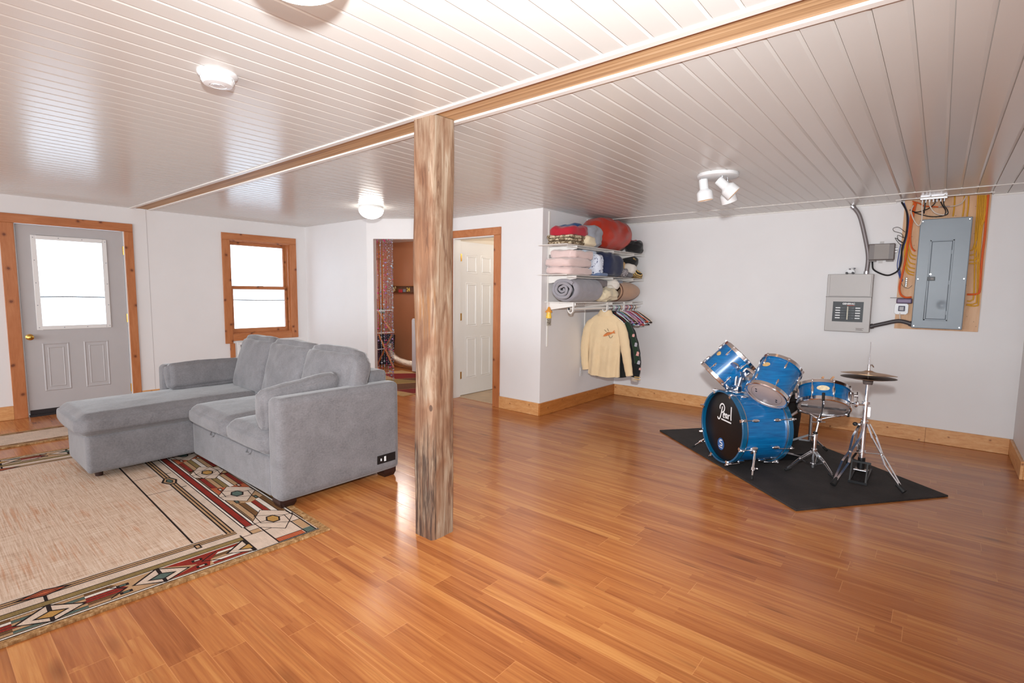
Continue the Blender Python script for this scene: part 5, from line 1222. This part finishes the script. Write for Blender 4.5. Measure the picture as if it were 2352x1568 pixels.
m = MB(); m.pillow((-3.215, 5.67, z+.196), (.44, .92, .40), .88, 56, Matrix.Rotation(.03, 3, 'X'), .020, 3.0, 9, z+.001, .8); sb = thing('sleeping_bag', 'large red stuffed sleeping bag filling the top shelf to the ceiling', 'sleeping bag', (-3.22, 5.66, z)); m.build('bag', 'red_nylon', sb, ang=80)
lump('cap', 'black_cloth', (-3.10, 6.19, z+.085), (.22, .24, .17), 'black knitted cap at the far end of the top shelf', .7, .02, 9, 10, cat='cap')
lump('cap', 'red_cloth', (-3.17, 6.29, z+.13), (.16, .13, .12), 'small red cap behind the black one', .7, .016, 9, 11, cat='cap')
z = SZ[1]+.004
for i, (dy, h, lb) in enumerate(((4.86, .085, 'pale pink blanket, lowest of three on the middle shelf'), (4.87, .095, 'pale pink blanket in the middle of three on the middle shelf'), (4.92, .095, 'pale pink blanket, topmost of three on the middle shelf'))):
    zc = z+(.0425, .132, .225)[i]; folded('blanket', 'pink_fleece', (-3.23, dy, zc), (.37, .58-.06*i, h), 1, lb, .014, seed=20+i)
lump('blanket', 'ice_blue', (-3.27, 5.16, z+.262), (.30, .36, .085), 'ice-blue blanket lying over the pink ones under the top shelf', .5, .012, 8, 14, cat='blanket')
lump('sheet', 'floral', (-3.20, 5.255, z+.13), (.34, .16, .26), 'white bed sheet with blue flowers next to the pink blankets', .5, .014, 8, 15, cat='sheet')
lump('jeans', 'denim', (-3.14, 5.30, z+.02), (.24, .22, .04), 'flat blue jeans under the flowered sheet', .4, .005, 8, 16, cat='jeans')
lump('sweater', 'navy', (-3.18, 5.54, z+.14), (.38, .42, .28), 'big navy blue sweater bulging over the middle shelf edge', .5, .022, 6, 17, cat='sweater', rx=-.1)
lump('scarf', 'ice_blue', (-3.30, 5.84, z+.20), (.22, .24, .12), 'pale scarf behind the navy sweater', .6, .015, 8, 18, cat='scarf')
lump('hat', 'speckle', (-3.11, 5.83, z+.06), (.18, .22, .12), 'grey speckled hat in front on the middle shelf', .7, .012, 9, 19, cat='hat')
lump('hat', 'dark_grey_cloth', (-3.10, 5.99, z+.035), (.17, .14, .07), 'dark grey hat beside the speckled one', .7, .01, 9, 20, cat='hat')
lump('hat', 'ochre', (-3.20, 5.93, z+.155), (.20, .17, .12), 'ochre hat on the pile at the far end of the middle shelf', .65, .014, 9, 21, cat='hat')
lump('hat', 'offwhite', (-3.10, 6.03, z+.115), (.20, .15, .12), 'off-white hat below the black and yellow cap', .65, .014, 9, 22, cat='hat')
c = Vector((-3.14, 6.16, z+.215)); cp = thing('cap', 'black cap with yellow striped brim at the far end of the middle shelf', 'cap', (c.x, c.y, c.z-.08), GC)
m = MB(); m.pillow(c, (.20, .20, .13), .8, 18, Euler((.5, .3, 0)).to_matrix(), .008, 9, 23); m.build('crown', 'black_cloth', cp, ang=80)
m = MB(); m.grid(lambda u, v: c+Vector((.03+(.085+.055*v)*cos(-.4+2.2*u)*.5, .02+(.085+.055*v)*sin(-1.2+2.2*u), .03-.11*u+.03*sin(3*u)+.012*v)), 16, 4); bm_ = m.build('brim', 'striped_yellow', cp); sol = bm_.modifiers.new('thick', 'SOLIDIFY'); sol.thickness = .008
lump('gloves', 'striped_yellow', (-3.08, 6.19, z+.05), (.16, .22, .09), 'black and yellow striped glove hanging over the far end of the middle shelf', .6, .012, 8, 24, cat='glove', rx=-.35)
z = SZ[2]+.004
# rolled quilt with a spiral end
q = thing('rolled_quilt', 'grey quilt rolled up with its spiral end showing on the lowest shelf', 'quilt', (-3.22, 5.03, z))
m = MB(); cx, cz, rr_ = -3.225, z+.137, .137
def qfn(u, v):
    a = 2*pi*u; y = 4.76+.60*v; edge = min(1, min(v, 1-v)*14); r = rr_*(.80+.20*edge**.5); p = Vector((cx+r*1.28*cos(a), y, cz+r*sin(a))); d = .008*noise.noise(Vector((p.x*6, p.y*16, p.z*6)))+.004*noise.noise(p*22)
    return p+Vector((cos(a), 0, sin(a)))*d
m.grid(qfn, 44, 40, cu=True); m.build('roll', 'quilt_grey', q, ang=80)
m = MB(); vs = []; n_ = 90
for i in range(n_+1):
    t = i/n_; a = 2*pi*3.1*t+.6; r = .112*(1-t*.93); wob = .008*noise.noise(Vector((a, 2, 3)))
    wob *= 1.8; vs.append(Vector((cx+(r*1.28+wob)*cos(a), 4.757-.02*sin(t*pi)-.004*sin(i*1.1), cz+(r+wob)*sin(a))))
m.tube(vs, [.021*(1-.45*i/n_) for i in range(n_+1)], 10); m.build('spiral_end', 'quilt_grey', q, ang=80)
lump('shirt', 'cream_cloth', (-3.14, 5.53, z+.085), (.26, .36, .17), 'crumpled cream shirt between the grey quilt and the tan sleeping bag', .7, .035, 8, 30, cat='shirt')
lump('towel', 'taupe_cloth', (-3.25, 5.46, z+.22), (.28, .26, .10), 'taupe towel under the middle shelf behind the cream shirt', .5, .01, 8, 31, cat='towel')
lump('shirt', 'offwhite', (-3.13, 5.63, z+.205), (.20, .16, .12), 'off-white shirt spilling over the cream one', .7, .03, 9, 32, cat='shirt')
lump('shirt', 'slate_cloth', (-3.18, 5.80, z+.235), (.22, .20, .09), 'slate grey shirt lying on the tan sleeping bag', .6, .016, 8, 33, cat='shirt')
tb = thing('sleeping_bag', 'tan sleeping bag roll overhanging the far end of the lowest shelf', 'sleeping bag', (-3.16, 6.05, z)); m = MB()
def tfn(u, v):
    a = 2*pi*u; y = 5.72+.62*v; r = .128*max(0, 1-max(0, (v-.25)/.75)**2.4)**.5*(1 if v > .03 else .93); p = Vector((-3.17+.16*v*.3+r*1.2*cos(a), y, z+.128+r*sin(a)))
    return p+Vector((cos(a), 0, sin(a)))*.004*noise.noise(p*9)
m.grid(tfn, 40, 30, cu=True); m.build('bag', 'tan_canvas', tb, ang=80)
m = MB(); m.tube([Vector((-3.168+.157*cos(a), 5.745, z+.128+.131*sin(a))) for a in [2*pi*i/36 for i in range(36)]], .005, 6, closed=True); m.build('cord', mat('brown_cord', S(86, 50, 34), .7), tb)

# ------------------------------------------------------------------ hanging clothes
def hanger(y, mt, label, w=.21, rz=0, drop=.10):
    t = thing('clothes_hanger', label, 'hanger', (-3.08, y, RZ), 'plastic hangers on the closet rod')
    c = Vector((-3.08, y, RZ)); dx = Vector((cos(rz), sin(rz), 0))
    m = MB(); P = [c+dx*(.019*cos(a))+Vector((0, 0, .019*sin(a)-.0)) for a in [radians(k) for k in range(200, -75, -25)]]
    m.tube(smooth_path(P+[c+Vector((0, 0, -.03)), c+Vector((0, 0, -.055))], 3), .0030, 6); m.build('hook', mt, t)
    m = MB(); b0 = c+Vector((0, 0, -.055)); P = [b0, b0+dx*.08+Vector((0, 0, -.025)), b0+dx*w+Vector((0, 0, -drop)), b0+dx*(w+.012)+Vector((0, 0, -drop-.018)), b0+dx*w+Vector((0, 0, -drop-.03)), b0-dx*w+Vector((0, 0, -drop-.03)), b0-dx*(w+.012)+Vector((0, 0, -drop-.018)), b0-dx*w+Vector((0, 0, -drop)), b0-dx*.08+Vector((0, 0, -.025))]
    m.tube(smooth_path(P, 4, True), .0052, 8, closed=True); m.build('bar', mt, t); return t
def hcol(n, c): M['hg_'+n] = mat('hanger_'+n, S(*c), .3); return 'hg_'+n
HC = [('white', (236, 236, 236)), ('maroon', (120, 40, 50)), ('mint', (178, 222, 210)), ('white', (236, 236, 236)), ('lilac', (170, 140, 190)), ('black', (30, 28, 32)), ('aqua', (150, 206, 214)), ('black', (30, 28, 32)), ('peach', (236, 190, 160)), ('white', (236, 236, 236)),
      ('violet', (150, 110, 176)), ('pink', (222, 150, 170)), ('purple', (116, 70, 130)), ('red', (200, 56, 50)), ('white', (236, 236, 236)), ('navy', (50, 60, 120)), ('orange', (226, 90, 50)), ('black', (30, 28, 32)), ('white', (236, 236, 236)), ('black', (30, 28, 32)), ('cream', (238, 210, 180))]
for n, c in HC: hcol(n, c)
Y0H, Y1H = 5.56, 6.24
cnt = {}
for i, (n, c) in enumerate(HC):
    y = Y0H+(Y1H-Y0H)*i/(len(HC)-1); cnt[n] = cnt.get(n, 0)+1
    tot = sum(1 for a, b in HC if a == n)
    o_ = '' if tot == 1 else (', %s such from the tan shirt' % (('first', 'second', 'third', 'fourth', 'fifth')[cnt[n]-1]))
    lb = {0: 'white hanger holding the tan shirt on the closet rod'}.get(i, 'empty %s hanger on the closet rod%s' % (n, o_))
    if i == 1: lb = 'maroon hanger holding the black and green jacket on the closet rod'
    if i == 0: lb = 'white hanger holding the tan shirt on the closet rod'
    hanger(y if i > 1 else (5.505, 5.60)[i], 'hg_'+n, lb, .205+.006*((i*5) % 3), .04*((i*7) % 5-2), .10+.012*((i*3) % 4))

def garment(name, mt, y, zc, zh, wsh, whem, dep, label, cat, slv, seed=0, ytw=0, cuff=None):
    """hanging upper garment seen from the back: body, collar and two sleeves; x along the shoulders"""
    t = thing(name, label, cat, (-3.10, y, zh)); cx = -3.10
    def wid(v):   # half width from the neck (v=0) to the hem (v=1)
        if v < .16: s_ = v/.16; return .055+(wsh-.055)*s_**.8
        return wsh+(whem-wsh)*((v-.16)/.84)**.8-.012*sin((v-.16)/.84*pi)
    def fn(u, v):
        a = 2*pi*u; w = wid(v); z_ = zc+(zh-zc)*(v*.0+(.135*(v/.16)**1.5 if v < .16 else .135+.865*(v-.16)/.84)); d = dep*(.45+.55*min(1, v*3))
        x = w*math.copysign(abs(cos(a))**.75, cos(a)); yy = d*math.copysign(abs(sin(a))**.8, sin(a))
        fold = (.013*sin(x*30+seed+2*v)+.010*sin(x*57+seed*2+v*4))*min(1, max(0, v-.22)*2)+.007*noise.noise(Vector((x*14+z_*9, z_*11-x*6, seed+3)))+.006*noise.noise(Vector((x*8, z_*7, seed)))
        z2 = z_+.02*cos(x/w*1.4)*max(0, v-.8)/.2*(-1 if sin(a) < 2 else 1)
        p = Vector((cx+x, y+yy+fold*(1 if abs(sin(a)) > .2 else .3)+ytw*x, z2)); return p
    m = MB(); m.grid(fn, 72, 44, cu=True); m.add([fn(i/72, 0) for i in range(72)], [tuple(range(72))]); b = m.build('body', mt, t, ang=80)
    for s_, pts, rr in slv:
        m = MB(); P = smooth_path([Vector((cx+px, y+py, pz)) for px, py, pz in pts], 7); n_ = len(P); R_ = []
        for i in range(n_): q_ = i/(n_-1)*(len(rr)-1); j = min(int(q_), len(rr)-2); R_.append((rr[j]+(rr[j+1]-rr[j])*(q_-j))*(1+.025*sin(i*1.5+seed)+.07*noise.noise(Vector((i*.6, seed, s_)))))
        m.tube(P, R_, 16); m.v = [(vx, y+(vy-y)*.62, vz) for vx, vy, vz in m.v]; sl = m.build('sleeve', mt, t, ang=80)
        if cuff: 
            e0, e1 = P[-1], P[-3]; dd = (e0-e1).normalized(); m = MB(); m.tube([e0-dd*.012, e0+dd*.035], [R_[-1]*1.05, R_[-1]*.92], 14); m.v = [(vx, y+(vy-y)*.62, vz) for vx, vy, vz in m.v]; m.build('cuff', cuff, sl)
    return t, cx
ZC, ZH = 1.165, .415
jk, cx = garment('shirt', 'shirt_tan', 5.49, ZC, ZH, .228, .218, .045, 'tan shirt with an embroidered fish hanging in front on the closet rod', 'shirt',
    [(-1, [(-.12, 0, 1.075), (-.20, 0, 1.035), (-.245, .0, .93), (-.275, .0, .74), (-.27, 0, .56), (-.255, .0, .455)], [.03, .056, .064, .060, .053, .046]), (1, [(.12, 0, 1.075), (.20, 0, 1.035), (.245, .0, .92), (.285, .0, .74), (.32, 0, .56), (.345, .0, .44)], [.03, .056, .064, .060, .052, .044])], 1)
m = MB(); m.lathe([(.092, -.045), (.086, -.02), (.070, .018), (.064, .030), (.056, .030), (.054, .0)], 28, Matrix.Translation((cx, 5.49, ZC+.012)) @ Matrix.Diagonal((1.15, .62, 1, 1))); m.build('collar', 'shirt_tan', jk, ang=80)
# embroidered fish, a few millimetres proud of the back
def fishm(pts, c0, mtn, yy):
    m = MB(); m.prism(pts, .003, Matrix(((1, 0, 0, c0[0]), (0, 0, -1, yy), (0, 1, 0, c0[1]), (0, 0, 0, 1)))); return m
fc = at(1398, 766, 'y', 5.43); fx, fz = fc.x, fc.z
R2 = lambda P, a=.32: [(x*cos(a)-y_*sin(a), x*sin(a)+y_*cos(a)) for x, y_ in P]
body = R2([(-.085, -.010), (-.05, .010), (-.01, .017), (.03, .010), (.055, .006), (.085, .022), (.080, -.002), (.086, -.020), (.055, -.008), (.02, -.014), (-.02, -.018), (-.06, -.018)])
fi = fishm(body, (fx, fz), 0, 5.431).build('embroidered_fish', mat('fish_orange', S(206, 120, 62), .8, var=.2, vscale=60), jk, smooth=False)
m = fishm(R2([(-.06, .006), (-.01, .020), (.03, .012), (-.01, .013)]), (fx, fz), 0, 5.4295); m.v = m.v; m.build('fish_back', mat('fish_brown', S(120, 62, 34), .8), fi, smooth=False)
m = MB()
for a, b in (((-.03, .02), (-.06, .045)), ((.0, .03), (-.02, .06)), ((.0, -.018), (.02, -.05)), ((.02, -.05), (.04, -.045)), ((.04, -.045), (.055, -.02))): m.bar((fx+a[0], 5.429, fz+a[1]), (fx+b[0], 5.429, fz+b[1]), .003, .004, up=(0, 1, 0))
m.build('fish_line', mat('dark_thread', S(56, 50, 46), .9), fi, smooth=False)
# black and green letter jacket behind it
cl('black_wool', S(22, 24, 24), .15); cl('green_wool', S(30, 52, 34), .12); cl('rib_knit', S(176, 164, 150), .2)
lj, cx2 = garment('jacket', 'black_wool', 5.62, 1.155, .40, .250, .235, .05, 'black and green letter jacket with pale patches behind the tan shirt', 'jacket',
    [(-1, [(-.21, 0, 1.04), (-.25, .0, .93), (-.265, .0, .72), (-.22, 0, .50), (-.16, .0, .40)], [.06, .07, .062, .055, .045]), (1, [(.21, 0, 1.04), (.27, .0, .92), (.335, .0, .72), (.36, 0, .55), (.35, .0, .40)], [.06, .075, .068, .062, .05])], 4, cuff='rib_knit')
m = MB(); P = smooth_path([Vector((cx2+px, 5.575+py, pz)) for px, py, pz in ((.20, 0, 1.06), (.27, 0, .94), (.335, .0, .75), (.365, 0, .58))], 6); m.tube([p+Vector((.035, -.004, .01)) for p in P], [.02, .03, .035, .036]+[.034]*(len(P)-4), 10); m.build('green_panel', 'green_wool', lj, ang=80)
pm = [mat('patch_pink', S(206, 150, 142), .8, var=.25, vscale=50), mat('patch_grey', S(170, 166, 174), .8, var=.3, vscale=60)]
for i, (px_, py_) in enumerate(((1455, 770), (1460, 791), (1464, 812), (1467, 832), (1470, 847))):
    c_ = at(px_, py_, 'y', 5.545); s_ = (.032, .042, .045, .04, .026)[i]; m = MB(); m.prism([(-s_*.5, -s_*.5), (s_*.4, -s_*.6), (s_*.5, s_*.3), (s_*.1, s_*.6), (-s_*.45, s_*.4)], .003, Matrix(((1, 0, 0, c_.x), (0, .15, -1, c_.y), (0, 1, 0, c_.z), (0, 0, 0, 1)))); m.build('patch', pm[i % 2], lj, smooth=False)
for i in range(2):
    c_ = at(1465, 866+i*5, 'y', 5.56); m = MB(); m.box((c_.x-.005, c_.y, c_.z), (.075, .012, .008)); m.build('stripe', 'ochre', lj)
m = MB(); m.lathe([(.064, -.03), (.070, 0), (.062, .03), (.052, .03)], 24, Matrix.Translation((cx2, 5.62, 1.165)) @ Matrix.Diagonal((1.1, .65, 1, 1))); m.build('collar', 'black_wool', lj)
m = MB(); m.tube(smooth_path([Vector((cx2-.235, 5.60, 1.06)), Vector((cx2-.20, 5.585, 1.10)), Vector((cx2-.15, 5.58, 1.12))], 4), .018, 8); m.build('shoulder_stripe', mat('blue_wool', S(50, 92, 160), .9), lj)

# yellow lantern ornament and small picture hanging from the first standard
lo = thing('hanging_lantern', 'small yellow lantern ornament hanging from the lowest wire shelf', 'ornament', (-3.405, 4.742, 1.115)); c = Vector((-3.405, 4.742, 0))
m = MB(); m.lathe([(.030, 1.118), (.034, 1.125), (.028, 1.16), (.026, 1.185)], 20, Matrix.Translation(c)); m.build('body', mat('yellow_glass', S(240, 196, 70), .25, var=.15, vscale=30, coat=.5), lo)
m = MB(); m.lathe([(.040, 1.186), (.040, 1.194), (.024, 1.212), (.010, 1.245), (0, 1.25)], 20, Matrix.Translation(c)); m.build('roof', mat('amber_glass', S(222, 146, 50), .3), lo)
m = MB(); m.tube([c+Vector((0, 0, 1.248)), c+Vector((0, 0, 1.298))], .0015, 5); m.build('string', mat('red_string', S(160, 70, 60), .8), lo)
k = NT('small_print_pattern'); k.link(k.ramp(k.noise(k.coord((1, 1, 1)), 70, 3, .6), [(.35, S(70, 62, 56)), (.5, S(150, 142, 126)), (.62, S(214, 208, 196))]), k.b.inputs['Base Color']); M['photo'] = k.m
pc_ = at(1259, 740, 'x', -3.424); m = MB(); m.box((-3.422, pc_.y+.012, pc_.z), (.006, .075, .075)); tag(m.build('small_picture', 'photo'), 'tiny square picture fixed to the shelf standard below the lantern', 'picture')
# wall outlet below
oc = at(1335, 853, 'x', XR); wo = thing('wall_outlet', 'white duplex outlet low on the closet wall beside the tan shirt', 'outlet', (XR, oc.y, oc.z-.055)); m = MB(); m.ob((XR+.0005, oc.y-.035, oc.z-.057), (XR+.006, oc.y+.035, oc.z+.057)); m.build('plate', 'white', wo, bevel=.002)
for s_ in (-.02, .02): m = MB(); m.ob((XR+.006, oc.y-.017, oc.z+s_-.014), (XR+.0085, oc.y+.017, oc.z+s_+.014)); m.build('socket', mat('outlet_face', S(214, 212, 208), .4) if s_ < 0 else bpy.data.materials['outlet_face'], wo, bevel=.003)
# ------------------------------------------------------------------ ceiling fixtures
k = NT('lit_opal_glass'); k.b.inputs['Base Color'].default_value = S(250, 246, 238); k.b.inputs['Emission Color'].default_value = (1, .95, .88, 1); k.b.inputs['Emission Strength'].default_value = 12; k.b.inputs['Roughness'].default_value = .25; M['opal'] = k.m
def dome(x, y, r, h, label, power):
    t = thing('ceiling_light', label, 'ceiling light', (x, y, H), 'round glass ceiling lights'); c = Vector((x, y, H))
    m = MB(); m.lathe([(r*.96, 0), (r*.98, -.022), (r*.90, -.03), (r*.80, -.03)], 48, Matrix.Translation(c)); m.build('base', 'white', t)
    m = MB(); m.lathe([(r*.90, -.028)]+[(r*cos(a), -.034-h*sin(a)) for a in [radians(q) for q in range(0, 90, 8)]]+[(0, -.034-h)], 48, Matrix.Translation(c), cap=False); m.build('glass_dome', 'opal', t)
    return t
dome(-4.965, 3.475, .135, .10, 'lit round ceiling light near the far door, behind the post', 30)
dome(-1.396, .746, .15, .10, 'lit round ceiling light at the top edge of the view', 30)
# smoke detector
sx, sy = -2.477, .958; sd = thing('smoke_detector', 'white round smoke detector on the ceiling', 'smoke detector', (sx, sy, H)); c = Matrix.Translation((sx, sy, H))
m = MB(); m.lathe([(.078, 0), (.078, -.008), (.070, -.016), (.062, -.018)], 40, c); m.build('base', 'white', sd)
m = MB(); m.lathe([(.064, -.017), (.064, -.035), (.056, -.048), (.034, -.052), (.033, -.050), (.028, -.050), (.027, -.052), (0, -.052)], 40, c, cap=False); m.build('cover', 'white', sd)
m = MB()
for i in range(20): a = 2*pi*i/20; m.box((sx+.0635*cos(a), sy+.0635*sin(a), H-.027), (.004, .010, .008), Matrix.Rotation(a, 3, 'Z'))
m.build('vent', mat('vent_grey', S(196, 196, 196), .5), sd)
m = MB(); m.lathe([(.014, -.052), (.013, -.055), (0, -.055)], 20, Matrix.Translation((sx+.012, sy-.01, H)), cap=False); m.build('test_button', mat('test_grey', S(206, 206, 210), .4), sd)
# three-lamp spot fixture
px_, py_ = -1.39, 4.135; sf = thing('spot_fixture', 'white three-lamp spot fixture on a round ceiling plate', 'ceiling spotlight', (px_, py_, H)); c = Vector((px_, py_, H))
m = MB(); m.lathe([(.150, 0), (.152, -.006), (.150, -.022), (.142, -.028), (0, -.028)], 56, Matrix.Translation(c), cap=False); m.build('plate', 'white', sf)
M['bulb'] = mat('warm_bulb', S(255, 190, 110), .4, emit=(1, .55, .2, 1), estr=1.2)
def head(jp, cpos, d, stem=True):
    d = Vector(d).normalized(); jp = Vector(jp); cpos = Vector(cpos)
    m = MB(); m.tube([Vector((jp.x, jp.y, H-.028)), Vector((jp.x, jp.y, H-.06))], .007, 10); m.ball((jp.x, jp.y, H-.065), .011, 10, 8); m.tube([Vector((jp.x, jp.y, H-.065)), cpos], .006, 8); st_ = m.build('swivel', 'chrome', sf)
    fm = frame(cpos, d); m = MB()
    m.lathe([(0, -.060), (.030, -.060), (.033, -.056), (.034, .012), (.037, .018), (.052, .030), (.058, .040), (.0585, .048), (.060, .100), (.055, .100), (.053, .05), (.03, .025)], 32, fm, cap=False); h = m.build('shade', 'white', sf)
    m = MB(); m.lathe([(0, .066), (.03, .070), (.05, .084)], 24, fm, cap=False); m.build('bulb', 'bulb', h)
h1 = at(1617, 430, 'y', 4.06); head((px_-.115, py_-.03, 0), (h1.x, h1.y, h1.z), (.12, .12, -1))
h2 = at(1663, 425, 'y', 4.07); head((px_+.05, py_-.05, 0), (h2.x, h2.y, h2.z), (.62, .25, -.62))
h3 = at(1668, 436, 'y', 4.20); head((px_+.055, py_+.06, 0), (h3.x, h3.y, h3.z), (.20, .35, -.9))

# ------------------------------------------------------------------ laundry room seen through the opening
M['appliance'] = mat('white_appliance', S(216, 216, 224), .3)
wx, wy = -6.96, 5.66
wm = thing('clothes_dryer', 'white dryer half hidden behind the post in the laundry room', 'appliance', (wx+.34, wy+.33, 0))
m = MB(); m.ob((wx, wy, .012), (wx+.68, wy+.64, .90)); m.build('cabinet', 'appliance', wm, bevel=.008, seg=3)
m = MB(); m.prism([(0, .0), (.025, .03), (.655, .03), (.68, 0)], .64, Matrix(((1, 0, 0, wx), (0, 0, 1, wy), (0, 1, 0, .9005), (0, 0, 0, 1)))); m.build('top', 'appliance', wm, bevel=.004)
m = MB(); m.ob((wx+.02, wy+.55, .931), (wx+.66, wy+.63, 1.04)); m.build('control_panel', 'appliance', wm, bevel=.008)
for a in (.08, .60):
    for b in (.08, .56): m = MB(); m.cyl((wx+a, wy+b, .001), (wx+a, wy+b, .013), .02, 10); m.build('foot', 'blackrub', wm)
# foil duct
m = MB(); P = smooth_path([Vector((-7.85, 5.86, .40)), Vector((-7.78, 5.84, .26)), Vector((-7.62, 5.83, .15)), Vector((-7.35, 5.82, .105)), Vector((-7.1, 5.82, .10)), Vector((wx-.002, 5.82, .10))], 16)
kf = mat('crinkled_foil', S(214, 200, 184), .3, 1, bump=.8, bscale=90)
m.tube(P, [.062*(1+.09*(1 if i % 2 else -1)) for i in range(len(P))], 18); tag(m.build('foil_duct', kf), 'silver foil duct curving along the laundry floor into the dryer', 'duct')
# patchwork rug on the laundry floor
m = MB(); rm = [mat('laundry_beige', S(176, 140, 92), .95, var=.1), mat('laundry_red', S(116, 22, 18), .95, var=.1), mat('laundry_brown', S(96, 58, 34), .95, var=.1), mat('laundry_olive', S(134, 110, 62), .95, var=.1)]
m.slot(0); m.ob((-7.2, 4.26, .001), (-5.42, 5.62, .009))
i = 0
def q4(c, pts): m.slot(c); m.flat([(p[0], p[1]) for p in pts], Matrix(), .0094)
q4(1, [(-7.15, 5.15), (-6.75, 5.60), (-6.3, 5.55), (-6.55, 5.0)]); q4(2, [(-6.30, 5.54), (-5.9, 5.6), (-6.0, 5.2), (-6.54, 5.0)]); q4(3, [(-6.9, 4.6), (-6.56, 4.98), (-6.02, 5.18), (-6.3, 4.55)]); q4(2, [(-6.28, 4.55), (-6.0, 5.15), (-5.7, 4.75), (-5.85, 4.4)]); q4(1, [(-5.83, 4.42), (-5.69, 4.74), (-5.45, 5.0), (-5.44, 4.45)])
tag(m.build('laundry_rug', rm, smooth=False), 'patchwork rug of red, brown and beige on the laundry room floor', 'rug')
# plaque with number on the back wall
a_ = at(906, 657, 'y', YB); b_ = at(962, 675, 'y', YB); pk = thing('wall_plaque', 'narrow brown wooden wall rack with the number 24 in the laundry room', 'plaque', (a_.x+.35, YB, b_.z))
x0_, z0_, z1_ = a_.x, 1.362, 1.488
m = MB(); m.ob((x0_, YB-.05, z0_), (x0_+.80, YB-.001, z1_)); m.build('board', mat('dark_brown_wood', S(94, 56, 26), .5, var=.2, vscale=12), pk, bevel=.004)
m = MB(); m.ob((x0_-.01, YB-.075, z1_), (x0_+.82, YB-.001, z1_+.015)); m.build('ledge', mat('amber_wood', S(150, 92, 44), .5), pk)
for i, (cx_, cz_) in enumerate(((.04, .085), (.07, .05), (.03, .03), (.10, .10))):
    m = MB(); m.ball((x0_+cx_, YB-.054, z0_+cz_), .022, 10, 8, (1, .4, 1.2)); m.build('flower', mat('dried_flower', S(196, 172, 128), .8) if i == 0 else bpy.data.materials['dried_flower'], pk)
vs, fs = text_mesh('24', .10, .0035); tm = Matrix(((1, 0, 0, x0_+.495), (0, 0, -1, YB-.0525), (0, 1, 0, z0_+.06), (0, 0, 0, 1))); m = MB(); m.add([tm @ v for v in vs], fs); m.build('number', mat('yellow_number', S(222, 190, 70), .5), pk, smooth=False)
m = MB(); m.ob((x0_+.20, YB-.056, z0_+.005), (x0_+.32, YB-.051, z0_+.065)); m.build('red_car_print', mat('red_enamel', S(184, 40, 44), .5), pk, bevel=.01)
m = MB(); m.ob((x0_+.335, YB-.055, z0_+.015), (x0_+.415, YB-.051, z0_+.07)); m.build('grey_print', mat('grey_enamel', S(120, 126, 136), .5), pk, bevel=.01)
# green sign under the laundry window
g0, g1 = at(862, 711, 'x', -8.43), at(882, 718, 'x', -8.43); gn = thing('green_sign', 'small green sign with white capitals on the laundry wall', 'sign', (-8.43, (g0.y+g1.y)/2, g1.z))
m = MB(); m.ob((-8.434, g0.y-.03, g1.z-.005), (-8.424, g1.y+.02, g0.z+.005)); m.build('plate', mat('green_enamel', S(30, 84, 56), .5), gn)
vs, fs = text_mesh('ANIGA', .075, .002); tm = Matrix(((0, 0, 1, -8.4225), (1, 0, 0, (g0.y+g1.y)/2), (0, 1, 0, (g0.z+g1.z)/2), (0, 0, 0, 1))); m = MB(); m.add([tm @ v for v in vs], fs); m.build('lettering', 'ink', gn, smooth=False)
# folding drying rack
dk = thing('drying_rack', 'folding wooden drying rack standing under the laundry window', 'drying rack', (-7.7, 5.55, 0)); M['rackwood'] = mat('rack_wood', S(186, 122, 70), .5, var=.1)
for yb_ in (5.35, 5.68):
    for a, b in (((-7.99, .02), (-7.50, .66)), ((-7.50, .02), (-7.99, .66)), ((-7.99, .67), (-7.55, 1.05)), ((-7.55, .67), (-7.99, 1.05))): m = MB(); m.bar((a[0], yb_, a[1]), (b[0], yb_, b[1]), .014, .034, up=(0, 1, 0)); m.build('slat', 'rackwood', dk)
for x, z in ((-7.99, .66), (-7.5, .66), (-7.75, .34), (-7.99, 1.05), (-7.55, 1.05)): m = MB(); m.tube([(x, 5.33, z), (x, 5.70, z)], .007, 8); m.build('dowel', 'white', dk)
hp = thing('laundry_basket', 'dark laundry basket behind the drying rack', 'basket', (-7.9, 5.9, 0)); m = MB(); m.lathe([(.17, .002), (.21, .55), (.20, .55), (.165, .02), (0, .02)], 28, Matrix.Translation((-8.18, 5.98, 0)), cap=False); m.build('body', mat('dark_basket', S(30, 22, 34), .6), hp)
# bead curtain gathered at the left side of the opening
bc = MB(); bm = [mat('bead_clear', S(206, 214, 224), .06, trans=.6), mat('bead_pink', S(216, 80, 136), .08, trans=.4), mat('bead_lilac', S(180, 150, 200), .08, trans=.5), mat('bead_grey', S(110, 120, 134), .12, coat=1)]
rnd = random.Random(5)
for s_, (s0, main) in enumerate(((.128, 1), (.165, 0), (.172, 0), (.205, 0), (.222, 1), (.240, 1), (.262, 2), (.283, 0), (.300, 0), (.318, 2), (.332, 0))):
    z_ = 2.074; bc.slot(3); drift = rnd.uniform(-.006, .006); zend = .07+rnd.random()*.05+(.5 if s_ in (1, 4) else 0)
    bc.tube([ap(s0, .05, 2.078), ap(s0+drift, .05+drift, zend)], .0013, 4)
    while z_ > zend:
        big = rnd.random(); r = .0045 if big < .74 else (.0075 if big < .95 else .0125)
        u_ = rnd.random(); bc.slot((0 if u_ < .62 else (3 if u_ < .8 else 1), 1 if u_ < .8 else 2, 2 if u_ < .6 else 0)[main])
        p = ap(s0+drift*(2.07-z_)/2, .05+rnd.uniform(-.004, .004), z_); bc.ball(p, r, 8, 6)
        z_ -= r*2+rnd.choice((.004, .014, .022, .028))
tag(bc.build('bead_curtain', bm, origin=tuple(ap(.25, .05, 0))), 'pink and clear bead curtain hanging at the left of the laundry opening', 'bead curtain', kind='stuff')
